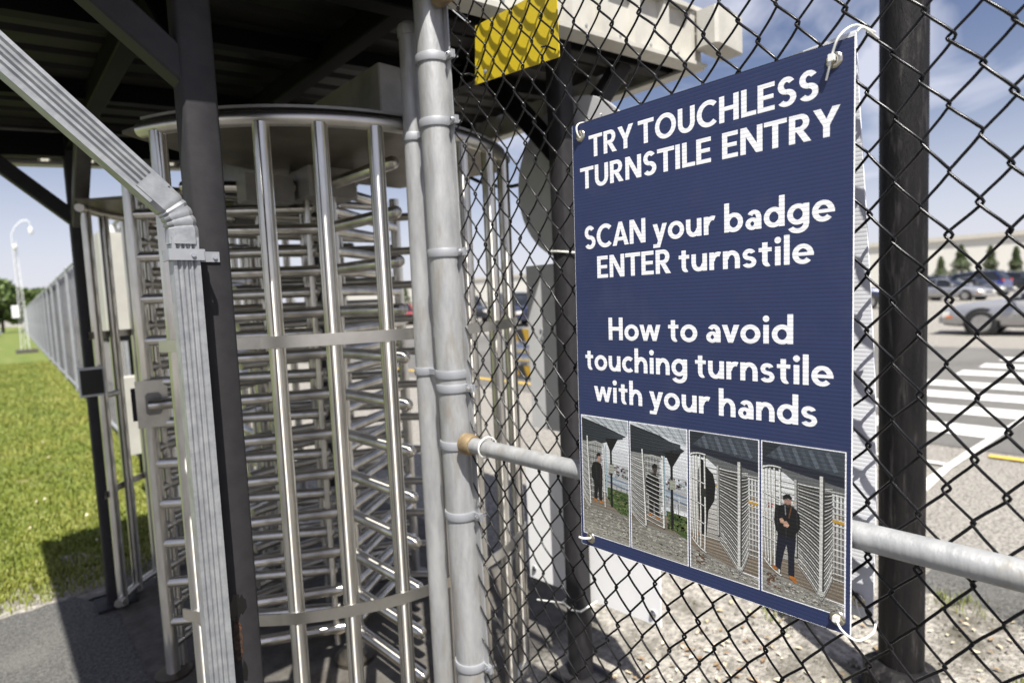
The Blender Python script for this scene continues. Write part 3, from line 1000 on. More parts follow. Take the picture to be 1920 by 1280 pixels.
# slightly outside the faces so the raw white core of the board shows
k = len(edge)
for idx, (a, q) in enumerate(edge * 2):
    x, y, z = vs[idx]
    vs[idx] = (x, y + (.0004 if a == 0 else -.0004 if a == 1 else 0), z + (.0004 if q == 0 else -.0004 if q == 1 else 0))
b.add(vs, [(i, (i + 1) % k, (i + 1) % k + k, i + k) for i in range(k)])
b.build('board_edge', M['coroplast'], sign, smooth=None)

# a heavy geometric sans drawn as flat print: every glyph is a few closed shapes (cap height = 1)
def g_r(x0, y0, x1, y1):
    return [(x0, y0), (x1, y0), (x1, y1), (x0, y1)]


def g_a(cx, cy, rx, ry, a0, a1, wx, wy):
    n_ = max(6, int(abs(a1 - a0) / 9))
    o_, i_ = [], []
    for k in range(n_ + 1):
        a = R(a0 + (a1 - a0) * k / n_)
        o_.append((cx + rx * math.cos(a), cy + ry * math.sin(a)))
        i_.append((cx + (rx - wx) * math.cos(a), cy + (ry - wy) * math.sin(a)))
    return ('band', o_, i_)


GL = {
    'T': (.78, [g_r(0, .835, .78, 1), g_r(.295, 0, .485, .835)]),
    'R': (.72, [g_r(0, 0, .19, 1), g_r(.19, .835, .37, 1), g_r(.19, .40, .37, .56), g_a(.37, .70, .29, .30, -90, 90, .19, .163), [(.25, .40), (.465, .40), (.72, 0), (.49, 0)]]),
    'Y': (.82, [[(0, 1), (.225, 1), (.505, .40), (.315, .40)], [(.82, 1), (.595, 1), (.315, .40), (.505, .40)], g_r(.315, 0, .505, .40)]),
    'O': (1.0, [g_a(.5, .5, .5, .52, 0, 360, .195, .17)]),
    'U': (.74, [g_r(0, .34, .19, 1), g_r(.55, .34, .74, 1), g_a(.37, .345, .37, .365, 180, 360, .19, .17)]),
    'C': (.86, [g_a(.5, .5, .5, .52, 46, 314, .195, .17)]),
    'H': (.76, [g_r(0, 0, .19, 1), g_r(.57, 0, .76, 1), g_r(.19, .42, .57, .585)]),
    'L': (.55, [g_r(0, 0, .19, 1), g_r(.19, 0, .55, .165)]),
    'E': (.60, [g_r(0, 0, .19, 1), g_r(.19, 0, .6, .165), g_r(.19, .425, .56, .58), g_r(.19, .835, .6, 1)]),
    'S': (.66, [g_a(.325, .7175, .30, .3025, 30, 270, .19, .165), g_a(.33, .2825, .33, .3025, -148, 90, .19, .165)]),
    'N': (.80, [g_r(0, 0, .185, 1), g_r(.615, 0, .80, 1), [(0, 1), (.215, 1), (.80, 0), (.585, 0)]]),
    'I': (.19, [g_r(0, 0, .19, 1)]),
    'A': (.86, [[(0, 0), (.205, 0), (.515, 1), (.345, 1)], [(.86, 0), (.655, 0), (.345, 1), (.515, 1)], g_r(.2, .2, .66, .35)]),
    'a': (.585, [g_r(.41, 0, .585, .44), g_a(.32, .43, .265, .265, 0, 152, .175, .145), g_a(.255, .205, .255, .22, 0, 360, .17, .125)]),
    'b': (.73, [g_r(0, 0, .18, 1.06), g_a(.37, .34, .36, .355, 0, 360, .18, .155)]),
    'd': (.73, [g_r(.55, 0, .73, 1.06), g_a(.36, .34, .36, .355, 0, 360, .18, .155)]),
    'c': (.60, [g_a(.36, .34, .36, .355, 48, 312, .18, .155)]),
    'e': (.715, [g_a(.36, .34, .355, .355, 0, 318, .175, .15), g_r(.12, .275, .715, .395)]),
    'g': (.73, [g_r(.55, -.02, .73, .68), g_a(.36, .34, .36, .355, 0, 360, .18, .155), g_a(.365, -.02, .365, .285, 205, 360, .18, .15)]),
    'h': (.66, [g_r(0, 0, .18, 1.06), g_a(.345, .375, .315, .32, 0, 180, .18, .16), g_r(.48, 0, .66, .375)]),
    'i': (.22, [g_r(.02, 0, .20, .68), ('fan', [(.11 + .118 * math.cos(R(a)), .905 + .118 * math.sin(R(a))) for a in range(0, 360, 15)])]),
    'l': (.18, [g_r(0, 0, .18, 1.06)]),
    'n': (.66, [g_r(0, 0, .18, .68), g_a(.345, .375, .315, .32, 0, 180, .18, .16), g_r(.48, 0, .66, .375)]),
    'o': (.75, [g_a(.375, .34, .375, .355, 0, 360, .18, .155)]),
    'r': (.47, [g_r(0, 0, .18, .68), g_a(.36, .345, .33, .35, 68, 180, .18, .165)]),
    's': (.54, [g_a(.27, .4825, .25, .2125, 24, 270, .16, .14), g_a(.27, .1975, .27, .2125, -155, 90, .16, .14)]),
    't': (.46, [g_r(.13, .17, .31, .87), g_r(0, .535, .46, .68), g_a(.325, .185, .195, .2, 180, 300, .18, .15)]),
    'u': (.66, [g_r(0, .30, .18, .68), g_r(.48, 0, .66, .68), g_a(.315, .305, .315, .32, 180, 360, .18, .16)]),
    'v': (.67, [[(0, .68), (.2, .68), (.425, 0), (.25, 0)], [(.67, .68), (.47, .68), (.25, 0), (.425, 0)]]),
    'w': (1.02, [[(0, .68), (.19, .68), (.365, 0), (.2, 0)], [(.2, 0), (.365, 0), (.59, .68), (.43, .68)], [(1.02, .68), (.83, .68), (.655, 0), (.82, 0)], [(.82, 0), (.655, 0), (.43, .68), (.59, .68)]]),
    'y': (.67, [[(0, .68), (.2, .68), (.425, 0), (.25, 0)], [(.67, .68), (.47, .68), (.16, -.28), (.33, -.28)], g_r(.02, -.28, .2, -.135)]),
}
EX, EY = .009, .008


def embolden(shp):
    if shp[0] == 'fan':
        return shp
    if shp[0] == 'band':
        o_, i_ = shp[1], shp[2]
        out_i = []
        for (ox, oy), (ix, iy) in zip(o_, i_):
            dx_, dy_ = ix - ox, iy - oy
            le = math.hypot(dx_, dy_)
            k_ = (abs(dx_) * EX * 1.6 + abs(dy_) * EY) / (le * le)
            out_i.append((ix + dx_ * k_, iy + dy_ * k_))
        return ('band', o_, out_i)
    ys_ = {}
    for x_, y_ in shp:
        ys_.setdefault(round(y_, 3), []).append(x_)
    out = []
    for x_, y_ in shp:
        row = ys_[round(y_, 3)]
        out.append((x_ + (EX if x_ >= max(row) - 1e-6 else -EX), y_))
    return out


GL = {k_: (w_, [embolden(q_) for q_ in sh_]) for k_, (w_, sh_) in GL.items()}
TIGHT = set('TYvwyAL')


def text_line(s, a0, a1, base, cap, gap=.38):
    """one printed line from a0 to a1 across the sign, baseline b, cap height in b"""
    x, out, prev = 0.0, [], None
    for ch in s:
        if ch == ' ':
            x += gap
            prev = None
            continue
        if prev:
            x += .115 - (.045 if prev in TIGHT else 0) - (.045 if ch in TIGHT and ch != 'L' else 0) - (.02 if prev in 'oecsbrOCS' else 0) - (.02 if ch in 'oecsdgqOCS' else 0)
            if prev in 'TY' and ch in 'OUR':
                x += .02
        out.append((ch, x))
        x += GL[ch][0]
        prev = ch
    sx = (a1 - a0) / x
    b = MB()

    def P(px, py, d):
        return sp(a0 + px * sx, base - py * cap, d)
    for ch, ox in out:
        for q, shp in enumerate(GL[ch][1]):
            d = .00022 + q * .00002
            if shp[0] == 'band':
                o_, i_ = shp[1], shp[2]
                n_ = len(o_)
                vs = [P(ox + p[0], p[1], d) for p in o_] + [P(ox + p[0], p[1], d) for p in i_]
                b.add(vs, [(k, k + 1, k + 1 + n_, k + n_) for k in range(n_ - 1)])
            elif shp[0] == 'fan':
                b.add([P(ox + p[0], p[1], d) for p in shp[1]], [tuple(range(len(shp[1])))])
            else:
                # split long strokes so that they follow the bow of the board
                b.add([P(ox + p[0], p[1], d) for p in shp], [tuple(range(len(shp)))])
    return b.build('lettering', M['signwhite'], sign, smooth=None)


for tl in (('TRY TOUCHLESS', .0822, .9113, .0812, .0482, .26), ('TURNSTILE ENTRY', .0359, .9663, .1482, .0478, .47),
                             ('SCAN your badge', .0494, .9541, .2855, .0510), ('ENTER turnstile', .111, .8993, .3544, .0495),
                             ('How to avoid', .160, .8421, .4955, .0505), ('touching turnstile', .0414, .9528, .5668, .0508), ('with your hands', .0821, .9104, .6400, .0515)):
    text_line(*tl)


# the four printed photographs, drawn as flat print in their frames
def picture(a0, a1, kind):
    b0, b1 = .679, .969
    b = MB()
    lay = [0]
    rr = random.Random(31 + kind)

    def P(u, v, d):
        return sp(a0 + (a1 - a0) * u, b0 + (b1 - b0) * v, d)

    def nxt():
        lay[0] += 1
        return .00022 + lay[0] * .0000012

    def cl(p):
        return min(max(p, 0), 1)

    def poly(pts, c):
        d = nxt()
        b.add([P(cl(u), cl(v), d) for u, v in pts], [tuple(range(len(pts)))], c)

    def grad(u0, u1, v0, v1, c0, c1, n_=8, slope=0.0):
        d = nxt()
        for k in range(n_):
            t0, t1 = k / n_, (k + 1) / n_
            q = (t0 + t1) / 2
            j = rr.uniform(.88, 1.12)
            c = tuple((c0[i] * (1 - q) + c1[i] * q) * j for i in range(3))
            va, vb = v0 + (v1 - v0) * t0, v0 + (v1 - v0) * t1
            b.add([P(u0, cl(va), d), P(u0, cl(vb), d), P(u1, cl(vb + slope), d), P(u1, cl(va + slope), d)], [(0, 1, 2, 3)], c)

    def line(pts, wd, c):
        d = nxt()
        for (u0, v0), (u1, v1) in zip(pts[:-1], pts[1:]):
            if not (0 <= u0 <= 1 and 0 <= u1 <= 1 and 0 <= v0 <= 1 and 0 <= v1 <= 1):
                continue
            ex, ey = (u1 - u0) * .13, (v1 - v0) * .27
            le = math.hypot(ex, ey) or 1
            nx_, ny_ = -ey / le * wd * .5, ex / le * wd * .24
            b.add([P(u0 + nx_, v0 + ny_, d), P(u0 - nx_, v0 - ny_, d), P(u1 - nx_, v1 - ny_, d), P(u1 + nx_, v1 + ny_, d)], [(0, 1, 2, 3)], c)

    def pipe(pts, wd, hi=(.62, .62, .58), lo=(.035, .035, .034)):
        """a bar with a dark underside and a bright top"""
        line([(u + wd * .25, v + wd * .22) for u, v in pts], wd * .8, lo)
        line(pts, wd * .62, hi)

    def curve(p0, p1, p2, n_=6):
        return [((1 - t) ** 2 * p0[0] + 2 * t * (1 - t) * p1[0] + t * t * p2[0], (1 - t) ** 2 * p0[1] + 2 * t * (1 - t) * p1[1] + t * t * p2[1]) for t in np.linspace(0, 1, n_)]

    def specks(n_, ur, vr, cols, su, sv, inside=None):
        ds = [nxt() for _ in range(6)]
        for k in range(n_):
            u, v = rr.uniform(*ur), rr.uniform(*vr)
            if inside and not inside(u, v):
                continue
            w_, h_ = su * rr.uniform(.5, 1.6), sv * rr.uniform(.5, 1.6)
            jf = rr.uniform(.75, 1.25)
            c = tuple(x * jf for x in rr.choice(cols))
            d = ds[k % 6]
            b.add([P(cl(u), cl(v), d), P(cl(u), cl(v + h_), d), P(cl(u + w_), cl(v + h_ * 1.1), d), P(cl(u + w_), cl(v + h_ * .1), d)], [(0, 1, 2, 3)], c)
    f = .016
    b.add([P(-f, -f * .40, .0002), P(-f, 1 + f * .40, .0002), P(1 + f, 1 + f * .40, .0002), P(1 + f, -f * .40, .0002)], [(0, 1, 2, 3)], (.8, .8, .82))
    blk, navy, skin, shoe = (.006, .006, .007), (.007, .008, .018), (.30, .18, .14), (.34, .12, .02)
    if kind in (0, 1):
        k1 = kind
        grad(0, 1, 0, .62, (.62, .645, .66), (.50, .51, .51), 10)
        # lot, cars and signs far behind on the right
        grad(.45, 1, .36, .60, (.40, .41, .42), (.30, .30, .29), 6)
        specks(46, (.58, .97), (.36, .45), [(.05, .055, .06), (.5, .52, .54), (.10, .06, .05), (.20, .24, .22)], .05, .018)
        for k in range(3):
            line([(.5, .47 + k * .02), (1, .50 + k * .026)], .026, [(.14, .20, .27), (.30, .37, .43), (.10, .14, .19)][k])
        specks(20, (.6, .97), (.50, .62), [(.12, .13, .13), (.40, .42, .44)], .012, .08)
        for k in range(20):
            line([(.62, .20 + k * .022), (1, .22 + k * .023)], .005, (.36, .38, .40))
        # ground: brown apron, grass bank, wet asphalt
        grad(0, 1, .60 + .04 * k1, .78 + .03 * k1, (.17, .145, .11), (.14, .12, .095), 6, .02)
        poly([(.52 + .12 * k1, .56 + .07 * k1), (.60 + .1 * k1, .70 + .05 * k1), (1, .80 + .02 * k1), (1, .58 + .06 * k1)], (.045, .075, .022))
        specks(170, (.55 + .1 * k1, .98), (.58 + .06 * k1, .76), [(.035, .065, .015), (.09, .13, .04), (.13, .14, .06), (.02, .035, .012)], .035, .012, lambda u, v: v < .60 + .08 * k1 + .30 * (u - .5) + .05)
        grad(0, 1, .735 + .04 * k1, 1.0, (.17, .165, .14), (.25, .24, .205), 10, .03)
        specks(420, (0, .97), (.77 + .03 * k1, .985), [(.10, .095, .08), (.30, .29, .25), (.19, .18, .155), (.36, .35, .31)], .035, .006)
        # roof: pale top edge, dark ribbed underside
        poly([(0, 0), (.98, .115), (1, .11), (1, 0)], (.34, .37, .385))
        for k in range(12):
            line([(.05 + k * .09, 0), (.35 + k * .07, .05 + k * .006)], .016, (.20, .225, .24) if k % 2 else (.44, .47, .48))
        poly([(0, .015), (0, .215 + .02 * k1), (.42, .215 + .03 * k1), (.70 + .1 * k1, .17 + .05 * k1), (.97, .125 + .03 * k1), (.55, .07)], (.016, .019, .023))
        for k in range(8):
            line([(0, .035 + k * .022), (.5, .09 + k * .014), (.9, .118 + k * .004)], .012, (.035, .042, .05))
        grad(0, .44 + .1 * k1, .21 + .02 * k1, .70, (.20, .205, .20), (.10, .095, .085), 8)
        pu = .64 if not k1 else .745
        poly([(pu - .12, .16 + .03 * k1), (pu + .16, .15 + .03 * k1), (pu + .022, .26 + .03 * k1), (pu - .022, .26 + .03 * k1)], blk)
        line([(pu, .17), (pu + .004, .72 + .035 * k1)], .042, blk)
        poly([(pu - .035, .37 + .02 * k1), (pu - .035, .44 + .02 * k1), (pu + .06, .44 + .02 * k1), (pu + .06, .37 + .02 * k1)], (.26, .27, .22))
        # comb on the left, cage behind, end pipes
        cu = .15 if not k1 else .255
        for u in (.22, .28, .33, .38, .43):
            pipe([(u + .10 * k1, .22 + .02 * k1), (u + .105 * k1 + .005, .66 + .04 * k1)], .016, (.44, .45, .43))
        for k in range(18):
            v = .235 + .02 * k1 + k * .026
            line([(cu + .02, v), (.46 + .1 * k1, v + .01)], .012, (.40, .405, .39) if k % 2 else (.05, .05, .05))
        for k in range(30):
            v = .225 + .03 * k1 + k * .0165
            bow = .010 + .0012 * k
            pipe(curve((0, v - bow * .6), (cu * .5, v + bow), (cu + .015, v + bow * 1.6)), .016, (.60, .60, .56) if k % 3 else (.30, .30, .28))
        pipe([(cu - .035, .165 + .03 * k1), (cu - .005, .5), (cu + .02, .735 + .055 * k1)], .036)
        pipe([(.475 + .10 * k1, .22), (.495 + .10 * k1, .735 + .04 * k1)], .028)
        line([(.53 + .09 * k1, .22), (.545 + .09 * k1, .64 + .03 * k1)], .022, (.26, .36, .40))
        line([(cu, .225 + .02 * k1), (.3 + .1 * k1, .205 + .03 * k1), (.49 + .1 * k1, .225 + .02 * k1)], .04, (.30, .30, .28))
        # person in black with a backpack
        o = .035 if not k1 else .115
        poly([(.20 + o, .385), (.165 + o, .43), (.17 + o, .51), (.215 + o, .535), (.225 + o, .60), (.215 + o, .685), (.285 + o, .69), (.315 + o, .58), (.33 + o, .69), (.395 + o, .695), (.40 + o, .58), (.41 + o, .53), (.415 + o, .43), (.385 + o, .385), (.33 + o, .37), (.26 + o, .37)], blk)
        poly([(.305 + o, .32), (.31 + o, .37), (.365 + o, .375), (.375 + o, .325), (.35 + o, .30)], skin if not k1 else (.04, .03, .025))
        poly([(.295 + o, .345), (.285 + o, .31), (.33 + o, .288), (.38 + o, .30), (.378 + o, .318), (.32 + o, .322)], blk)
        line([(.27 + o, .40), (.29 + o, .52)], .014, (.022, .022, .025))
        line([(.37 + o, .42), (.36 + o, .55)], .012, (.03, .02, .02))
        poly([(.215 + o, .682), (.205 + o, .70), (.275 + o, .705), (.285 + o, .688)], shoe)
        poly([(.33 + o, .688), (.33 + o, .708), (.42 + o, .712), (.41 + o, .694)], shoe)
        if k1:
            for k in range(12):
                v = .37 + k * .033
                pipe(curve((cu + .03, v), (.42, v + .02), (.60, v + .035)), .015)
            pipe([(.595, .22), (.605, .77)], .026)
    else:
        k1 = kind - 2
        grad(0, 1, .14, .50, (.62, .64, .64), (.46, .46, .44), 8)
        grad(0, 1, .50, .76, (.44, .43, .40), (.26, .245, .215), 6)
        specks(70, (0, .97), (.33, .50), [(.08, .08, .085), (.5, .5, .5), (.42, .24, .03), (.14, .17, .2), (.3, .08, .07)], .05, .012)
        grad(0, 1, .74, .92, (.20, .165, .125), (.15, .12, .09), 8, .0)
        for k in range(16):
            line([(.1 + k * .012, .745 + k * .011), (1, .755 + k * .012)], .012, (.11, .09, .07) if k % 2 else (.23, .20, .155))
        poly([(0, .84), (0, 1), (1, 1), (1, .945), (.5, .895)], (.21, .205, .18))
        specks(420, (0, .97), (.86, .985), [(.10, .095, .08), (.32, .31, .27), (.18, .17, .15), (.40, .39, .35)], .03, .006, lambda u, v: v > .86 + .09 * u)
        specks(26, (.05, .2), (.86, .95), [(.09, .05, .03)], .03, .01)
        # roof
        poly([(0, 0), (0, .14), (1, .2), (1, 0)], (.04, .05, .062))
        grad(0, 1, 0, .17, (.045, .055, .07), (.028, .034, .045), 8, .04)
        for k in range(10):
            line([(.10 + k * .10, .015), (.17 + k * .105, .105 + k * .003)], .05, (.085, .10, .12) if k % 2 else (.055, .067, .083))
        poly([(0, .095), (0, .135), (1, .215), (1, .15)], (.014, .016, .026))
        poly([(0, .0), (0, .10), (.03, .10), (.26, 0)], (.018, .022, .027))
        poly([(.0, .135), (.18, .15), (.40, .225), (.62, .245), (1, .265), (1, .215)], (.10, .105, .105))
        # back bars
        for k in range(15):
            v = .235 + k * .036
            pipe([(.14, v), (.5, v + .006), (1, v + .014)], .017, (.50, .50, .47))
        for u in (.80, .85, .895, .94, .98):
            line([(u, .25), (u + .006, .80)], .020, (.10, .10, .10))
        pipe([(.425, .215), (.43, .71)], .045, (.34, .34, .32))
        line([(.83, .42), (1, .425)], .05, (.45, .26, .02))
        if k1 == 0:
            poly([(.155, .215), (.13, .27), (.125, .48), (.14, .64), (.165, .73), (.25, .735), (.285, .55), (.375, .47), (.395, .36), (.36, .285), (.27, .245), (.225, .225), (.21, .195), (.18, .19)], blk)
            poly([(.115, .725), (.105, .745), (.17, .75), (.18, .73)], shoe)
        # cage on the left
        for k, u in enumerate((.02, .06, .10, .155, .225)):
            pipe([(u, .155), (u + .008, .60), (u + .028 - .008 * k, .775 + .018 * k)], .019 + .003 * k)
        pipe(curve((0, .17), (.09, .14), (.245, .155)), .03)
        pipe(curve((.02, .775), (.10, .83), (.25, .862)), .026)
        for v in (.33, .49, .62):
            pipe([(0, v), (.225, v + .035)], .018)
        poly([(.165, .395), (.165, .455), (.25, .46), (.25, .40)], (.018, .02, .016))
        # rotor: dark heart, curved arms fanning down to the front upright
        poly([(.46, .235), (.46, .62), (.60, .80), (.74, .90), (.86, .76), (.86, .26)], (.035, .035, .034))
        for k in range(30):
            v = .235 + k * .0185
            dr = .004 + .0058 * k
            hi = (.62, .62, .58) if k % 2 == 0 else (.30, .30, .285)
            pipe(curve((.455 + .003 * (k % 3), v), (.58, v + dr * .25 + .006), (.735, v + dr)), .0175, hi)
            pipe(curve((.745, v + dr), (.82, v + dr * .55), (.865, v + dr * .12 - .004)), .015, hi)
        pipe([(.735, .165), (.735, .5), (.73, .89)], .062, (.50, .50, .47))
        poly([(.69, .885), (.70, .91), (.775, .91), (.785, .885)], (.40, .40, .37))
        for k in range(15):
            v = .265 + k * .037
            pipe([(.87, v), (1, v + .004)], .019)
        if k1 == 1:
            poly([(.225, .400), (.165, .43), (.155, .50), (.175, .565), (.20, .575), (.205, .615), (.43, .615), (.435, .56), (.485, .525), (.48, .445), (.435, .405), (.365, .388), (.285, .388)], blk)
            poly([(.20, .60), (.185, .70), (.175, .81), (.235, .825), (.285, .70), (.315, .645), (.335, .71), (.34, .845), (.415, .845), (.415, .72), (.435, .60)], navy)
            poly([(0.285, 0.354), (0.290, 0.381), (0.315, 0.401), (0.350, 0.399), (0.375, 0.374), (0.375, 0.348)], skin)
            poly([(0.277, 0.361), (0.268, 0.335), (0.305, 0.319), (0.355, 0.318), (0.385, 0.335), (0.378, 0.354), (0.345, 0.344), (0.300, 0.348)], blk)
            poly([(0.295, 0.379), (0.305, 0.399), (0.330, 0.406), (0.360, 0.399), (0.372, 0.376), (0.345, 0.385), (0.320, 0.385)], (.022, .016, .013))
            poly([(.225, .487), (.235, .512), (.27, .515), (.285, .495), (.26, .478)], (.42, .26, .19))
            poly([(.275, .502), (.28, .53), (.33, .534), (.352, .515), (.315, .493)], (.42, .26, .19))
            line([(.295, .392), (.305, .455)], .014, (.16, .17, .19))
            line([(.375, .395), (.345, .47)], .018, (.10, .045, .02))
            line([(.19, .43), (.205, .54)], .010, (.02, .02, .023))
            line([(.44, .42), (.45, .52)], .010, (.018, .018, .021))
            line([(.31, .53), (.31, .60)], .008, (.022, .022, .025))
            poly([(.145, .80), (.13, .825), (.16, .835), (.20, .82)], shoe)
            poly([(.345, .845), (.36, .862), (.42, .884), (.455, .872), (.415, .845)], shoe)
    return b.build('photograph', pm, sign, smooth=None)


for k, (a0, a1) in enumerate(((.014, .239), (.251, .486), (.499, .737), (.750, .985))):
    picture(a0, a1, k)


# grommets and nylon ties
def grommet(a, b_, par, pt=None, nrm=(-1, 0, 0)):
    p = Vector(pt if pt else sp(a, b_, .0003))
    g = MB().lathe([(.0045, .0002), (.0050, .0022), (.0085, .0026), (.0110, .0014), (.0118, 0)], p, 24, nrm)
    return g.build('grommet', M['grommet'], par)


def ztie(pts, par, r=.0017):
    P = [Vector(p) for p in pts]
    out = []
    for i in range(len(P) - 1):
        p0, p1, p2, p3 = P[max(i - 1, 0)], P[i], P[i + 1], P[min(i + 2, len(P) - 1)]
        for t in np.linspace(0, 1, 7)[:-1]:
            t = float(t)
            out.append(.5 * ((2 * p1) + (p2 - p0) * t + (2 * p0 - 5 * p1 + 4 * p2 - p3) * t * t + (3 * p1 - p0 - 3 * p2 + p3) * t ** 3))
    out.append(P[-1])
    b = MB().tube(out, r, 8)
    return b.build('zip_tie', M['tie'], par)


for a, q in ((.0402, .027), (.9505, .0277), (.047, .9802), (.9676, .9755)):
    grommet(a, q, sign)
g = Vector(sp(.0402, .027, .0))
ztie([g + Vector((.02, .002, -.004)), g + Vector((-.004, .001, -.002)), g + Vector((-.006, .004, .018)), g + Vector((.015, .006, .030)), g + Vector((.05, .004, .030))], sign)
ztie([g + Vector((.02, -.035, .022)), g + Vector((.015, -.045, .034)), g + Vector((.0, -.052, .030))], sign, .0012)
g = Vector(sp(.9505, .0277, .0))
h_ = ztie([g + Vector((-.003, .010, -.026)), g + Vector((-.007, .004, -.010)), g + Vector((-.008, .0, .006)), g + Vector((-.008, -.010, .028)), g + Vector((.012, -.024, .043)), g + Vector((.055, -.036, .040))], sign)
MB().obox(g + Vector((-.007, .001, .002)), ((0, 1, 0), (0, 0, 1), (-1, 0, 0)), (.008, .010, .007), .001).build('tie_head', M['tie'], h_)
ztie([g + Vector((.002, -.029, .03)), g + Vector((.012, -.034, .036)), g + Vector((.055, -.040, .030))], sign)
g = Vector(sp(.047, .9802, .0))
h_ = ztie([g + Vector((.01, 0, 0)), g + Vector((-.006, .0, .001)), g + Vector((-.016, .008, .002)), g + Vector((-.02, .016, .004))], sign, .0023)
g = Vector(sp(.9676, .9755, .0))
h_ = ztie([g + Vector((.01, 0, 0)), g + Vector((-.006, -.001, .0)), g + Vector((-.014, -.012, -.010)), g + Vector((-.006, -.030, -.021)), g + Vector((.03, -.040, -.020)), g + Vector((.06, -.035, -.016))], sign)
MB().obox(g + Vector((-.006, .0, .001)), ((0, 1, 0), (0, 0, 1), (-1, 0, 0)), (.009, .009, .006), .001).build('tie_head', M['tie'], h_)

# back of the second sign tied on the far side of the mesh
rear = thing('reversed_sign', 'white fluted back of a second sign, just behind the right edge of the blue sign', 'sign', (1.022, .56, 1.4))
b = MB()
vs, NB = [], 30
xs_ = (.845, .62, .40, .33, .3)


def rp(u, v, d):
    yr = np.interp(v, [0, .35, .6, .8, 1], [.321, .307, .297, .294, .297])
    y = .84 * (1 - u) + yr * u
    z = (1.881 - .028 * (1 - u)) * (1 - v) + .955 * v
    return (d + .006 * math.sin(math.pi * u) + .012 * u * math.sin(math.pi * v) ** 2, y - .56, z - 1.4)


for d in (0, .005):
    vs += [rp(i / 8, j / NB, d) for j in range(NB + 1) for i in range(9)]
n1 = 9 * (NB + 1)
fs = []
for j in range(NB):
    for i in range(8):
        q = j * 9 + i
        fs += [(q, q + 9, q + 10, q + 1), (q + n1, q + 1 + n1, q + 10 + n1, q + 9 + n1)]
for j in range(NB):
    for i in (0, 8):
        q = j * 9 + i
        fs.append((q, q + 9, q + 9 + n1, q + n1))
for i in range(8):
    for j in (0, NB):
        q = j * 9 + i
        fs.append((q, q + 1, q + 1 + n1, q + n1))
b.add(vs, fs)
b.build('panel', M['coroplast'], rear, smooth=60)
gp_ = (-.001, .319 - .56, .984 - 1.4)
grommet(0, 0, rear, gp_)
gv = Vector(gp_)
ztie([gv + Vector((.008, 0, 0)), gv + Vector((-.006, 0, 0)), gv + Vector((-.012, -.006, -.016)), gv + Vector((-.018, -.02, -.028)), gv + Vector((-.02, -.034, -.022))], rear)

# small yellow panel wired to the back of the mesh near the top
b = MB()
yp = [(1.236, 2.066), (.932, 2.040), (.934, 2.200), (1.224, 2.212)]
b.prism([(1.026, y, z) for y, z in yp], (0, 0, 0), (.003, 0, 0))
yo = b.build('yellow_panel', M['yellow'], smooth=None)
tag(yo, 'plain yellow panel wired behind the top of the black mesh', 'panel')
for y, z in ((1.222, 2.082), (.942, 2.058)):
    MB().tube([(1.027, y, z), (1.0, y + .004, z + .004), (.990, y + .012, z + .002)], .0022, 6).build('wire_tie', M['vinyl'], yo)
MB().lathe([(0, 0), (.006, 0), (.006, .003), (0, .004)], (1.0255, 1.19, 2.085), 10, (-1, 0, 0)).build('rivet', M['galv_dull'], yo)

# boards tied to the canopy post behind the sign
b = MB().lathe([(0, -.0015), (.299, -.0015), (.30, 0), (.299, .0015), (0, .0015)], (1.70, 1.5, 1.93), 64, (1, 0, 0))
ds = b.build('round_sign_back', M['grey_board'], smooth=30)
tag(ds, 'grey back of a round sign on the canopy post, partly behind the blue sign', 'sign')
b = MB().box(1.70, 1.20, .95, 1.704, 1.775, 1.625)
gb = b.build('sign_back', M['grey_board'], smooth=None)  # roof shade is put into this board's grey, against the white one below
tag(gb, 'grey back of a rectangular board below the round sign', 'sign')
MB().lathe([(0, 0), (.007, 0), (.007, .003), (0, .004)], (1.7, 1.70, 1.36), 10, (-1, 0, 0)).build('bolt', M['galv_dull'], gb)
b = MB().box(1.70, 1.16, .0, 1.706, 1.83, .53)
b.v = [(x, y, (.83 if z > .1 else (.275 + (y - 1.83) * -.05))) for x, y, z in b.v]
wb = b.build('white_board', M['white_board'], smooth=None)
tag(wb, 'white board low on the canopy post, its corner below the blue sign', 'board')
for y, z in ((1.80, .32), (1.19, .35)):
    MB().lathe([(0, 0), (.011, 0), (.013, .004), (.006, .01), (0, .01)], (1.7, y, z), 12, (-1, 0, 0)).build('bolt', M['chrome'], wb)
pts = [(1.705, 1.56, .300), (1.60, 1.545, .302), (1.594, 1.49, .292), (1.60, 1.45, .298), (1.69, 1.445, .305)]
MB().tube(pts, .0032, 8).build('zip_tie', M['tie'], wb)
MB().tube([(1.598, 1.54, .301), (1.57, 1.58, .303), (1.545, 1.63, .302)], .0026, 8).build('zip_tie', M['tie'], wb)
MB().tube([(1.69, 1.54, 1.665), (1.60, 1.535, 1.664), (1.594, 1.49, 1.66), (1.60, 1.45, 1.655), (1.69, 1.445, 1.65)], .0035, 8).build('zip_tie', M['tie'], ds)

# ------------------------------------------------------------------ heavy black post beyond the fence
bp = thing('iron_post', 'thick weathered black round post on an octagonal cast base behind the fence', 'post', (2.35, .592, 0))
pts = []
MB().tube([(0, 0, .10), (0, 0, .8), (0, 0, 1.6), (0, 0, 2.4), (0, 0, 3.6)], .0705, 40).build('shaft', M['ironpost'], bp)
MB().lathe([(.128, .0), (.129, .03), (.120, .042), (.118, .075), (.126, .083), (.126, .098), (.108, .118), (.088, .13), (.072, .133)], n=8).build('cast_base', M['ironpost'], bp, smooth=20)
MB().lathe([(.14, -.004), (.14, .006), (.128, .008)], n=8).build('foot_plate', M['ironpost'], bp, smooth=20)


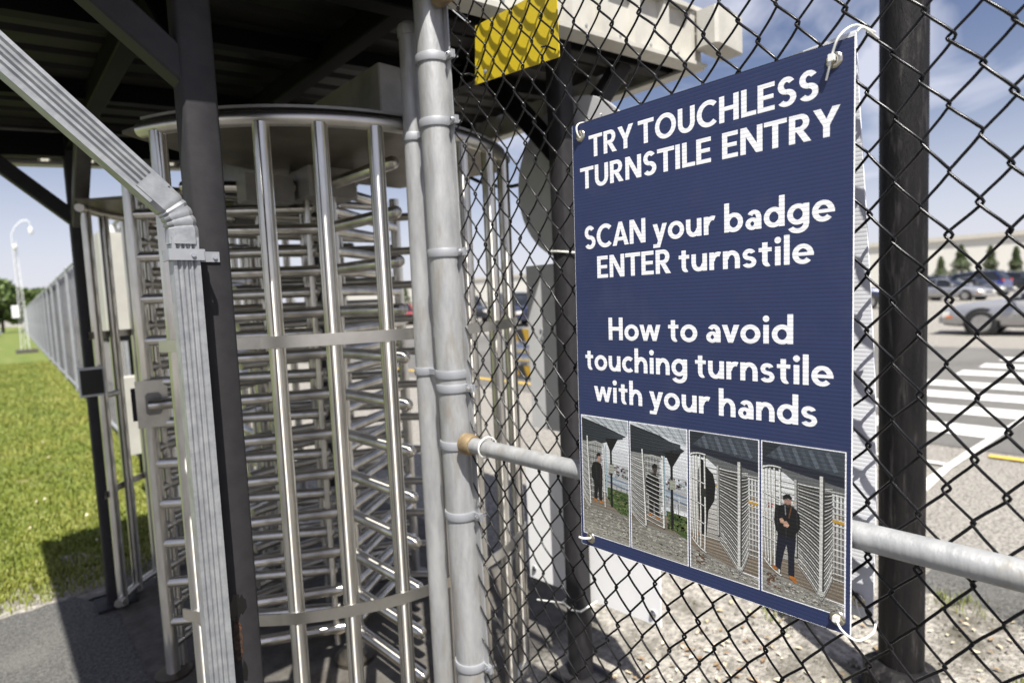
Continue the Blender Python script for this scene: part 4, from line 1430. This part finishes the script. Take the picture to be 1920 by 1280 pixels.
# ------------------------------------------------------------------ far fence along the lawn
far = thing('boundary_fence', 'long grey chain-link fence receding along the lawn to the trees', 'fence', (1.02, 4.6, 0))
fdir = Vector((.034, 1, 0)).normalized()
pmesh = MB().tube([(0, 0, 0), (0, 0, 1.2), (0, 0, 2.46)], .032, 14).lathe([(.034, 2.455), (.036, 2.47), (.02, 2.50), (0, 2.505)], n=14).mesh('fence_post', M['galv_dull'], 38)
pos_ = [fdir * (0.55 + 3.15 * k) for k in range(26)]
for p in pos_:
    inst('fence_post', pmesh, far, p)
LEN = pos_[-1].length
for z in (2.43, .10):
    MB().tube([pos_[0] + Vector((0, 0, z)), pos_[-1] + Vector((0, 0, z))], .02, 8).build('rail', M['galv_dull'], far)
# its mesh: fine zigzag wires, coarser with distance, one joined mass
b = MB()
s = .05
rr = random.Random(5)
while s < LEN:
    stp = .072 if s < 9 else .10 if s < 25 else .2
    for sg in (-1, 1):
        # two families of slanting wires make the diamonds
        p0 = fdir * s + Vector((0.035, 0, .06))
        p1 = fdir * min(max(s + sg * 2.36, 0), LEN) + Vector((.035, 0, 2.42))
        b.tube([p0, p0.lerp(p1, .5), p1], .0019 if s < 9 else .0022 if s < 25 else .0032, 3, cap=False)
    s += stp
tag(b.build('mesh', M['oldwire'], far), kind='stuff')

# enclosure boxes beside the far turnstile
en = thing('electrical_cabinet', 'tall cream cabinet with dark stand behind the far turnstile bars', 'cabinet', (1.02, 6.3, 0))
MB().box(-.20, -.16, 1.32, .18, .14, 2.22, b=.01).build('box', M['cream'], en)
MB().box(-.19, -.17, 1.345, .17, -.163, 2.195).build('door', M['cream'], en)
MB().box(-.03, -.03, 0, .03, .03, 1.32).build('stand', M['blackbeam'], en)
MB().box(-.21, -.17, 1.27, .19, .15, 1.315).build('shelf', M['blackbeam'], en)
e2 = thing('junction_box', 'small cream box near the ground behind the far turnstile', 'box', (0.93, 5.6, 0))
MB().box(-.13, -.1, .38, .12, .1, 1.0, b=.01).build('box', M['cream'], e2)
MB().box(-.02, -.02, 0, .02, .02, .38).build('stand', M['galv_dull'], e2)
e3 = thing('flood_light', 'white floodlight with red cap on the boundary fence', 'light', (1.14, 7.3, 0))
MB().box(-.03, -.03, 0, .03, .03, 2.3).build('stand', M['galv_dull'], e3)
MB().box(-.09, -.07, 2.05, .03, .07, 2.42, b=.02).build('housing', M['whitepaint'], e3)
MB().lathe([(.045, 0), (.05, .05), (.03, .09), (0, .1)], (-.12, -.02, 2.18), 14).build('cap', M['red'], e3)
MB().lathe([(0, 0), (.07, .01), (.075, .04), (.03, .06)], (-.08, -.05, 1.98), 16).build('lens', M['lamp'], e3)

# ------------------------------------------------------------------ lattice mast with dome cameras
mast = thing('camera_mast', 'pale lattice mast with curved arm and dome cameras on the lawn', 'mast', (1.35, 34.0, 0))
mast.scale = (.42, .42, .72)
MB().box(-.6, -.9, 0, 1.2, .9, .22).build('footing', M['concrete'], mast, smooth=None)
for x, y in ((-.15, -.15), (.55, -.15), (.2, .5)):
    MB().tube([(x, y, .2), (x * .55 + .13, y * .5, 4.6), (x * .4 + .1, y * .4, 6.9)], .028, 8).build('leg', M['whitepaint'], mast)
legs = [(-.15, -.15), (.55, -.15), (.2, .5)]


def legp(i, z):
    x, y = legs[i]
    t = min(z / 4.6, 1)
    return Vector((x + (x * .55 + .13 - x) * t, y + (y * .5 - y) * t, z))


for k in range(12):
    z0, z1 = .4 + k * .52, .4 + (k + 1) * .52
    for i in range(3):
        MB().tube([legp(i, z0), legp((i + 1) % 3, z1)], .009, 5).build('lattice_bar', M['whitepaint'], mast)
arm = [(.02, -.1, 6.6), (.05, -.1, 7.3), (.4, -.15, 7.75), (.95, -.25, 8.1), (1.4, -.3, 8.15), (1.62, -.3, 8.0), (1.64, -.3, 7.75)]
MB().tube(arm, .035, 8).build('arm', M['whitepaint'], mast)
MB().lathe([(.12, .22), (.2, .15), (.22, 0), (.16, -.16), (0, -.24)], (1.64, -.3, 7.5), 16).build('dome_camera', M['whitepaint'], mast)
MB().lathe([(.1, .2), (.2, .12), (.2, 0), (.12, -.14), (0, -.2)], (.2, -.35, 6.45), 16).build('dome_camera', M['whitepaint'], mast)
MB().box(-.6, -.5, 2.2, .0, -.1, 2.95).build('cabinet', M['whitepaint'], mast)


# ------------------------------------------------------------------ trees
def leaf_cloud(centres, n_, size, seed, squash=1.0):
    r_ = random.Random(seed)
    b = MB()
    for _ in range(n_):
        c, rad = r_.choice(centres)
        d = Vector((r_.gauss(0, 1), r_.gauss(0, 1), r_.gauss(0, 1))).normalized() * rad * (r_.random() ** .45)
        p = Vector(c) + Vector((d.x, d.y, d.z * squash))
        nrm = Vector((r_.gauss(0, 1), r_.gauss(0, 1), r_.gauss(0, 1) + .6)).normalized()
        u = nrm.orthogonal().normalized() * size * r_.uniform(.6, 1.4)
        v = nrm.cross(u).normalized() * size * r_.uniform(.4, .9)
        b.add([p - u, p + v, p + u, p - v], [(0, 1, 2, 3)])
    return b


def broadleaf(label, loc, h, spread, seed, leaves=3500):
    t = thing('leafy_tree', label, 'tree', loc, group='trees at the end of the lawn')
    r_ = random.Random(seed)
    b = MB().tube([(0, 0, 0), (.1, 0, h * .3), (0, .1, h * .6)], [h * .03, h * .022, h * .01], 9)
    cs = []
    for k in range(13):
        a = r_.uniform(0, 6.28)
        q = r_.uniform(.15, 1) * spread * .75
        c = (q * math.cos(a), q * math.sin(a), h * r_.uniform(.3, .88))
        cs.append((c, spread * r_.uniform(.28, .5)))
        b.tube([(0, 0, h * .3), (c[0] * .5, c[1] * .5, (h * .3 + c[2]) / 2), c], [h * .014, h * .008, h * .003], 5)
    b.build('trunk', M['bark'], t)
    leaf_cloud(cs, leaves, .3, seed, .85).build('crown', M['leaf'], t, smooth=None)
    return t


def conifer(label, loc, h, seed, wd=.25):
    t = thing('conifer', label, 'tree', loc, group='conifers in front of the long building')
    r_ = random.Random(seed)
    MB().tube([(0, 0, 0), (0, 0, h * .95)], [h * .02, h * .004], 7).build('trunk', M['bark'], t)
    b = MB()
    for _ in range(2600):
        z = h * (.08 + .92 * r_.random() ** 1.25)
        rr_ = (h - z) * wd * (.55 + .6 * r_.random()) * (1 + .25 * math.sin(z * 5 + seed)) + .05
        a = r_.uniform(0, 6.28)
        p = Vector((rr_ * math.cos(a), rr_ * math.sin(a), z - rr_ * .25))
        out = Vector((math.cos(a), math.sin(a), -.35)) * h * .05 * r_.uniform(.6, 1.3)
        sd = Vector((-math.sin(a), math.cos(a), r_.uniform(-.3, .3))) * h * .018
        b.add([p - out * .5 - sd * .4, p - out * .1 + sd, p + out, p - out * .1 - sd], [(0, 1, 2, 3)])
    b.build('crown', M['needle'], t, smooth=None)
    return t


TL_ = [('tallest leafy tree at the far end of the lawn, cut by the photo edge', (-2.2, 78, 0), 6.2, 2.8), ('leafy tree behind the lattice mast at the far end of the lawn', (2.0, 92, 0), 6.2, 3.2),
       ('leafy tree where the long fence meets the horizon', (6.2, 120, 0), 6.2, 3.4), ('low leafy tree left of the others at the lawn end', (-6.5, 82, 0), 6.5, 3.4)]
for k, (lb, p, h, s_) in enumerate(TL_):
    broadleaf(lb, p, h, s_, 20 + k)

# ------------------------------------------------------------------ long building beyond the lot
bl = thing('long_building', 'long plain cream building with flat roof beyond the parking lot', 'building', (112, 60, 0))
MB().box(0, -110, -.1, 30, 170, 7.5).build('wall', M['wallcream'], bl, smooth=None)
for k in range(0, 34, 6):
    MB().box(-.12, -108 + k * 8.2, 0, -.003, -107.5 + k * 8.2, 7.2).build('pilaster', M['wallcream'], bl, smooth=None)
MB().box(-.35, -110.4, 7.15, 30.4, 170.4, 7.8).build('roof_trim', M['wallroof'], bl, smooth=None)

CON = [('leftmost and shortest of the conifers right of the black post', (92, 19.0), 4.3, .30), ('broadest conifer right of the black post, second from it', (92.5, 17.0), 5.6, .36),
       ('slim conifer rising behind the blue van', (92, 14.0), 5.2, .27), ('narrow conifer at the right edge of the photo', (92, 11.6), 4.9, .24)]
for k, (lb, (x, y), h, wd) in enumerate(CON):
    conifer(lb, (x, y, 0), h, 40 + k, wd)
BK = [('rounded conifer seen through the mesh left of the grey board', (82, 83), 5.4), ('conifer between the end posts and the turnstile tubes, beyond the lot', (80, 104), 5.6),
      ('conifer beyond the lot, seen right of the turnstile column', (80, 128), 6.0), ('conifer beyond the lot, seen left of the turnstile column', (78, 158), 6.5), ('conifer far beyond the lot behind the first turnstile upright', (74, 186), 6.5)]
for k, (lb, (x, y), h) in enumerate(BK):
    conifer(lb, (x, y, 0), h, 60 + k, .36)


# ------------------------------------------------------------------ cars
PAINT = {'silver': paint('silver', (0.42, 0.42, 0.43), .6), 'grey': paint('grey', (0.13, 0.135, 0.15), .5), 'navy': paint('navy', (0.018, 0.024, 0.06), .3), 'blue': paint('blue', (0.02, 0.035, 0.20), .3),
         'black': paint('black', (0.012, 0.013, 0.017), .2), 'red': paint('red', (0.36, 0.03, 0.02), .2), 'white': paint('white', (0.72, 0.72, 0.70), .0), 'dark': paint('dark', (0.03, 0.033, 0.04), .3)}

SHAPE = {
    # stations (x, z_bottom, z_top of the body side, half width); nose at +x
    'sedan': dict(body=[(2.32, .32, .52, .62), (2.25, .25, .66, .72), (1.95, .22, .75, .80), (1.35, .21, .83, .86), (.75, .20, .90, .88), (0, .20, .93, .89), (-.8, .20, .95, .89), (-1.5, .21, .96, .87), (-2.0, .24, .95, .82), (-2.28, .30, .88, .74), (-2.34, .36, .70, .68)],
                  cab=[(.95, .89, .72), (.15, 1.40, .56), (-.55, 1.44, .57), (-1.1, 1.38, .56), (-1.75, .95, .70)], wheels=(1.42, -1.33), wr=.315, roof=(.12, -1.08)),
    'suv': dict(body=[(2.32, .40, .72, .70), (2.27, .34, .92, .80), (1.95, .32, 1.02, .87), (1.35, .31, 1.07, .91), (.85, .30, 1.10, .93), (0, .30, 1.12, .94), (-1.0, .30, 1.13, .94), (-1.9, .32, 1.12, .92), (-2.25, .36, 1.10, .88), (-2.33, .42, .95, .84)],
                cab=[(1.05, 1.08, .80), (.45, 1.70, .66), (-.6, 1.78, .68), (-1.75, 1.76, .67), (-2.26, 1.10, .80)], wheels=(1.45, -1.40), wr=.37, roof=(.42, -1.76)),
    'van': dict(body=[(2.50, .38, .70, .74), (2.44, .32, .92, .84), (2.1, .30, 1.02, .91), (1.6, .30, 1.08, .95), (.9, .30, 1.12, .97), (0, .30, 1.13, .97), (-1.2, .30, 1.13, .97), (-2.3, .32, 1.12, .95), (-2.5, .36, 1.1, .92)],
                cab=[(1.7, 1.06, .86), (1.0, 1.82, .74), (0, 1.92, .76), (-1.9, 1.92, .76), (-2.48, 1.10, .84)], wheels=(1.6, -1.55), wr=.36, roof=(.95, -1.95)),
    'pickup': dict(body=[(2.75, .42, .80, .76), (2.70, .38, 1.0, .86), (2.3, .36, 1.10, .92), (1.6, .36, 1.14, .95), (.9, .36, 1.16, .96), (0, .36, 1.16, .96), (-1.2, .36, 1.14, .96), (-2.5, .38, 1.14, .95), (-2.72, .42, 1.12, .92)],
                   cab=[(1.2, 1.12, .82), (.55, 1.76, .68), (-.2, 1.80, .70), (-.8, 1.76, .69), (-1.05, 1.14, .82)], wheels=(1.75, -1.65), wr=.39, roof=(.52, -.82)),
}


def car(kind, colour, label, loc, heading, cat='car'):
    """heading: direction of the nose, degrees clockwise from +Y"""
    S = SHAPE[kind]
    t = thing('parked_car' if cat == 'car' else cat.replace(' ', '_'), label, cat, (loc[0], loc[1], -.012), R(90 - heading), 'vehicles beyond the fence')
    P = PAINT[colour]
    # body: lofted sections with tucked sill, bulged flank and crowned top
    b = MB()
    rings = []
    for x, z0, z1, hw in S['body']:
        H = z1 - z0
        half = [(.0, z0), (hw * .82, z0), (hw * .97, z0 + H * .16), (hw, z0 + H * .45), (hw * .985, z0 + H * .72), (hw * .93, z0 + H * .93), (hw * .80, z1 + .0), (hw * .4, z1 + .025), (0, z1 + .035)]
        rings.append([(x, y, z) for y, z in half] + [(x, -y, z) for y, z in half[-2:0:-1]])
    n = len(rings[0])
    vs = [p for r_ in rings for p in r_]
    fs = [(i * n + j, i * n + (j + 1) % n, (i + 1) * n + (j + 1) % n, (i + 1) * n + j) for i in range(len(rings) - 1) for j in range(n)]
    fs += [tuple(range(n)), tuple(range((len(rings) - 1) * n, len(rings) * n))[::-1]]
    b.add(vs, fs)
    body = b.build('body', P, t, smooth=50)
    # cabin glass and painted roof
    cab = S['cab']
    b = MB()
    rings = []
    for x, z, hw in cab:
        zb_ = np.interp(x, [s_[0] for s_ in S['body']][::-1], [s_[2] for s_ in S['body']][::-1])
        lowhw = np.interp(x, [s_[0] for s_ in S['body']][::-1], [s_[3] for s_ in S['body']][::-1]) * .88
        zl = min(zb_ - .02, z)
        if z - zl < .12:
            hw = lowhw
        rings.append([(x, lowhw, zl), (x, (lowhw + hw) / 2 + .02, (zl + z) / 2), (x, hw, z - .03), (x, hw * .8, z), (x, -hw * .8, z), (x, -hw, z - .03), (x, -(lowhw + hw) / 2 - .02, (zl + z) / 2), (x, -lowhw, zl)])
    n = 8
    vs = [p for r_ in rings for p in r_]
    fs = [(i * n + j, i * n + j + 1, (i + 1) * n + j + 1, (i + 1) * n + j) for i in range(len(rings) - 1) for j in range(n - 1)]
    b.add(vs, fs)
    gl = b.build('cabin_glass', M['glass'], t, smooth=40)
    b = MB()
    mid = cab[1:-1]
    vs = []
    for x, z, hw in mid:
        vs += [(x, hw + .012, z - .05), (x, hw * .82, z + .012), (x, 0, z + .03), (x, -hw * .82, z + .012), (x, -hw - .012, z - .05)]
    fs = [(i * 5 + j, i * 5 + j + 1, (i + 1) * 5 + j + 1, (i + 1) * 5 + j) for i in range(len(mid) - 1) for j in range(4)]
    b.add(vs, fs)
    b.build('roof', P, t, smooth=50)
    # pillars
    for sd in (1, -1):
        x0, z0, h0 = cab[0]
        x1, z1, h1 = cab[1]
        xm = (cab[1][0] + cab[-2][0]) / 2
        xe, ze, he = cab[-1]
        xl, zl_, hl = cab[-2]
        zmid = np.interp(xm, [s_[0] for s_ in S['body']][::-1], [s_[2] for s_ in S['body']][::-1])
        hm = S['body'][4][3]
        for p0, p1 in (((x0 - .05, sd * hm * .86, z0), (x1, sd * (h1 + .005), z1 - .02)), ((xm, sd * hm * .88, zmid - .02), (xm, sd * (h1 + .01), z1 - .02)), ((xe + .1, sd * hm * .86, ze), (xl, sd * (hl + .005), zl_ - .02))):
            MB().beam(p0, p1, .07, .05, side=(1, 0, 0)).build('pillar', P, t)
        # mirror, handles
        MB().obox((x0 - .25, sd * (hm + .10), z0 + .13), ((1, 0, 0), (0, 1, 0), (0, 0, 1)), (.12, .2, .13), .03).build('mirror', P, t)
        for xh in (xm + .12, xm - .78):
            MB().obox((xh, sd * (hm + .012), zmid - .14), ((1, 0, 0), (0, 1, 0), (0, 0, 1)), (.16, .03, .03), .008).build('door_handle', P, body)
        MB().obox((xm + .1, sd * (hm + .006), zmid - .42), ((1, 0, 0), (0, 1, 0), (0, 0, 1)), (2.3, .02, .05), .004).build('side_trim', P if colour != 'silver' else M['chrome'], body)
        # lamps
        xf = S['body'][0][0]
        zf = S['body'][0][2]
        wf = S['body'][1][3]
        MB().obox((xf - .12, sd * wf * .78, zf + .02), ((1, 0, 0), (0, 1, 0), (0, 0, 1)), (.24, .38, .15), .05).build('headlight', M['lamp'], t)
        MB().obox((xf - .22, sd * (wf + .035), zf - .05), ((1, 0, 0), (0, 1, 0), (0, 0, 1)), (.16, .04, .06), .01).build('side_marker', M['amber'], t)
        xr, zr, wr_ = S['body'][-1][0], S['body'][-1][2], S['body'][-1][3]
        MB().obox((xr + .06, sd * wr_ * .86, zr + .02), ((1, 0, 0), (0, 1, 0), (0, 0, 1)), (.14, .22, .2), .02).build('tail_light', M['red'], t)
    xf, zf, wf = S['body'][0][0], S['body'][0][2], S['body'][0][3]
    MB().obox((xf - .01, 0, zf - .04), ((1, 0, 0), (0, 1, 0), (0, 0, 1)), (.06, wf * 1.0, .13), .02).build('grille', M['rubber'], t)
    MB().obox((xf - .03, 0, S['body'][0][1] + .06), ((1, 0, 0), (0, 1, 0), (0, 0, 1)), (.16, wf * 2.1, .16), .05).build('bumper', P, t)
    # wheels in dark wells
    r_ = S['wr']
    for xw in S['wheels']:
        for sd in (1, -1):
            hw = float(np.interp(xw, [s_[0] for s_ in S['body']][::-1], [s_[3] for s_ in S['body']][::-1]))
            MB().lathe([(0, -.25), (r_ + .065, -.25), (r_ + .065, .006), (r_ + .05, .008), (0, .008)], (xw, sd * (hw - .008), r_ + .015), 28, (0, sd, 0)).build('wheel_well', M['tyre'], body)
            wh = bpy.data.objects.new('wheel', None)
            col.objects.link(wh)
            wh.parent = t
            wh.location = (xw, sd * (hw - .045), r_)
            MB().lathe([(r_ * .62, .075), (r_ * .70, .085), (r_ * .92, .08), (r_, .05), (r_, -.12), (r_ * .6, -.12)], (0, 0, 0), 28, (0, sd, 0)).build('tyre', M['tyre'], wh)
            b = MB().lathe([(0, .05), (r_ * .22, .065), (r_ * .26, .045), (r_ * .58, .045), (r_ * .60, .075), (r_ * .66, .08)], (0, 0, 0), 28, (0, sd, 0))
            for k in range(7):
                a = k * 2 * math.pi / 7
                b.beam((0.06 * math.cos(a), sd * .06, .06 * math.sin(a)), (r_ * .6 * math.cos(a), sd * .066, r_ * .6 * math.sin(a)), .02, .055, side=(-math.sin(a), 0, math.cos(a)))
            b.build('rim', M['rim'], wh)
    return t


car('sedan', 'silver', 'silver sedan crossing at the right edge, nearest car beyond the crosswalk', (19.75, 1.62), 0)
car('pickup', 'navy', 'dark navy pickup just left of the thick black post', (36.2, 12.6), 160, 'pickup truck')
car('sedan', 'silver', 'silver sedan angled in the row right of the black post', (48, 9.4), 200)
car('sedan', 'grey', 'dark grey sedan nose-on between the silver sedan and the blue van', (57, 9.5), 205)
car('van', 'blue', 'blue and black van in the row below the conifers', (64.5, 11.0), 12, 'van')
car('suv', 'dark', 'dark utility vehicle at the right edge behind the blue van', (70, 8.6), 205, 'suv')
for kd, cl, lb, lc, hd in (('sedan', 'white', 'white sedan half hidden behind the silver sedan of the far row', (53, 13.0), 205), ('suv', 'black', 'black utility vehicle beyond the white sedan, right of the black post', (61, 13.4), 205),
                           ('sedan', 'silver', 'pale silver sedan in the farthest row under the slim conifer', (80, 13.4), 205), ('sedan', 'dark', 'dark sedan in the farthest row at the right edge', (78, 10.1), 205),
                           ('suv', 'silver', 'silver utility vehicle in the farthest row near the broad conifer', (82, 16.4), 205), ('sedan', 'navy', 'navy sedan to the left of the farthest row, beside the black post', (70, 14.8), 205)):
    car(kd, cl, lb, lc, hd, 'suv' if kd == 'suv' else 'car')
car('suv', 'navy', 'dark navy utility vehicle with bright headlamp seen through the mesh', (21.3, 23.0), 205, 'suv')
car('suv', 'dark', 'dark utility vehicle between the turnstile tubes, beyond the mesh', (23.5, 30.2), 205, 'suv')
car('sedan', 'red', 'red car seen past the ends of the turnstile arms', (21.5, 35.0), 205)
car('suv', 'black', 'black utility vehicle seen behind the end posts', (25.5, 34.2), 205, 'suv')
car('sedan', 'white', 'white sedan beyond the turnstile arms, left of the red car', (19.5, 39.5), 205)
car('sedan', 'grey', 'grey sedan beyond the turnstile, behind its centre column', (17.5, 44), 205)
car('suv', 'silver', 'silver utility vehicle beyond the turnstile, behind its left bars', (15.5, 50), 205, 'suv')
car('sedan', 'white', 'tiny white car under the trees at the end of the lawn', (-1.0, 68), 100)

# hazard-striped guard rail seen behind the turnstile cage
gr = thing('guard_rail', 'low galvanized guard rail with yellow and black striped ends beyond the mesh', 'guard rail', (7.3, 7.4, 0))
b = MB()
prof = [(-.0, .30), (-.045, .36), (-.045, .42), (0, .47), (-.045, .52), (-.045, .58), (0, .64)]
k = len(prof)
vs = [(x + off, y, z) for off in (0, .006) for y in (-1.6, .62) for x, z in prof]
fs = [(i, i + 1, i + 1 + k, i + k) for i in range(k - 1)] + [(i + 2 * k, i + 3 * k, i + 1 + 3 * k, i + 1 + 2 * k) for i in range(k - 1)]
b.add(vs, fs)
b.build('beam', M['chrome'], gr, smooth=60)
for y in (-1.4, -.5, .45):
    MB().box(.01, y - .05, 0, .11, y + .05, .95).build('post', M['galv_dull'], gr)
for z0, z1 in ((.70, .92), (.06, .25)):
    for j in range(12):
        y0 = -1.6 + j * .19
        MB().add([(-.01, y0 + dy_, z0) for dy_ in (0, .19)] + [(-.01, y0 + .19 + .08, z1), (-.01, y0 + .08, z1)] + [(.008, y0 + dy_, z0) for dy_ in (0, .19)] + [(.008, y0 + .19 + .08, z1), (.008, y0 + .08, z1)],
                 [(0, 1, 2, 3), (7, 6, 5, 4), (0, 4, 5, 1), (1, 5, 6, 2), (2, 6, 7, 3), (3, 7, 4, 0)]).build('stripe', M['hazyellow' if j % 2 else 'hazblack'], gr, smooth=None)

# ------------------------------------------------------------------ grass, leaf litter, pebbles, a bent dry stem
b1, b2 = MB(), MB()
rr = random.Random(11)


def blade(b, x, y, h, wd):
    a = rr.uniform(0, 6.28)
    lx, ly = math.cos(a) * h * rr.uniform(.2, .8), math.sin(a) * h * rr.uniform(.2, .8)
    wx, wy = -math.sin(a) * wd, math.cos(a) * wd
    b.add([(x - wx, y - wy, -.006), (x + wx, y + wy, -.006), (x + lx * .4 + wx * .7, y + ly * .4 + wy * .7, h * .6), (x + lx * .4 - wx * .7, y + ly * .4 - wy * .7, h * .6), (x + lx, y + ly, h)], [(0, 1, 2, 3), (3, 2, 4)])


def fence_x(y):
    return 1.0 + .034 * (y - 4)


for _ in range(85000):
    q = rr.random()
    y = 3.90 + 22 * q * q + rr.uniform(0, .4)
    x = fence_x(y) - rr.random() ** 1.0 * (1.25 + .14 * (y - 4))
    pat = math.sin(x * 3.1 + 1.3 * math.sin(y * 1.7)) + math.sin(y * 2.3 + x * 1.9) * .8 + rr.uniform(-.9, .9)
    edge_ = (fence_x(y) - x)
    bare = math.sin(x * 7 + 2) * math.sin(y * 5 + 1.0) > .55 and y < 4.9
    if (bare and rr.random() < .5) or (y < 4.30 and rr.random() < .62):
        continue
    near_f = edge_ < .45 + .12 * math.sin(y * 2.1)
    blade(b2 if (pat > 1.35 or (near_f and rr.random() < .55) or (y < 4.6 and rr.random() < .25)) else b1, x, y, rr.uniform(.014, .034) * (1 + .02 * (y - 4)), rr.uniform(.0025, .0045) * (1 + .10 * (y - 4)))
for _ in range(900):
    x, y = rr.uniform(1.1, 3.3), rr.uniform(-.6, 1.2)
    if math.sin(x * 5.3) * math.sin(y * 6.1 + .8) > .45:
        for k in range(7):
            blade(b1, x + rr.gauss(0, .02), y + rr.gauss(0, .02), rr.uniform(.015, .05), .0022)
go = b1.build('grass', M['blade_a'], smooth=None)
tag(go, 'short green grass of the lawn', 'grass', kind='stuff')
go = b2.build('dry_grass', M['blade_b'], smooth=None)
tag(go, 'yellowed grass along the boundary fence', 'grass', kind='stuff')

for nm, m_, cnt, lab in (('pale_litter', 'litter_w', 520, 'pale dry leaf scraps on the dirt behind the fence'), ('brown_litter', 'litter_b', 330, 'brown leaf scraps on the dirt behind the fence')):
    b = MB()
    for _ in range(cnt):
        x, y = rr.uniform(1.05, 3.2), rr.uniform(-.5, 1.35)
        if rr.random() < .3:
            x, y = rr.uniform(1.2, 2.1), rr.uniform(.6, 1.4)
        s_ = rr.uniform(.006, .022)
        a = rr.uniform(0, 6.28)
        tl = rr.uniform(-.5, .5)
        ux, uy = math.cos(a) * s_, math.sin(a) * s_
        vx, vy = -math.sin(a) * s_ * .5, math.cos(a) * s_ * .5
        z = .0 + rr.uniform(0, .004)
        b.add([(x - ux, y - uy, z), (x + vx, y + vy, z + s_ * .35 + tl * s_ * .3), (x + ux, y + uy, z + .002), (x - vx, y - vy, z + s_ * .25)], [(0, 1, 2, 3)])
    tag(b.build(nm, M[m_], smooth=None), lab, 'litter', kind='stuff')
b = MB()
for _ in range(900):
    x, y = rr.uniform(1.0, 3.3), rr.uniform(-.6, 1.5)
    s_ = rr.uniform(.003, .011)
    pts = [(s_ * rr.uniform(.6, 1.2) * math.cos(k * 1.047), s_ * rr.uniform(.6, 1.2) * math.sin(k * 1.047)) for k in range(6)]
    vs = [(x + p, y + q, -.01) for p, q in pts] + [(x + p * .6, y + q * .6, s_ * .6) for p, q in pts]
    b.add(vs, [(k, (k + 1) % 6, (k + 1) % 6 + 6, k + 6) for k in range(6)] + [tuple(range(6, 12))])
tag(b.build('pebbles', M['dirt'], smooth=None), 'small stones scattered on the dirt strip', 'pebbles', kind='stuff')
b = MB()
for _ in range(22):
    x, y = rr.uniform(-1.5, .5), rr.uniform(4.0, 9)
    s_ = rr.uniform(.006, .013)
    b.add([(x - s_, y, .02), (x, y + s_ * .6, .035), (x + s_, y, .03), (x, y - s_ * .5, .02)], [(0, 1, 2, 3)])
tag(b.build('lawn_litter', M['litter_w'], smooth=None), 'pale scraps lying in the lawn', 'litter', kind='stuff')

pts = [(1.30, 1.22, .02), (1.34, 1.17, .11), (1.40, 1.08, .165), (1.47, .98, .17), (1.52, .88, .12), (1.55, .80, .03)]
tag(MB().tube(pts, .0035, 6).build('dry_stem', M['litter_w']), 'bent dry stem arching behind the mesh near the ground', 'stem')
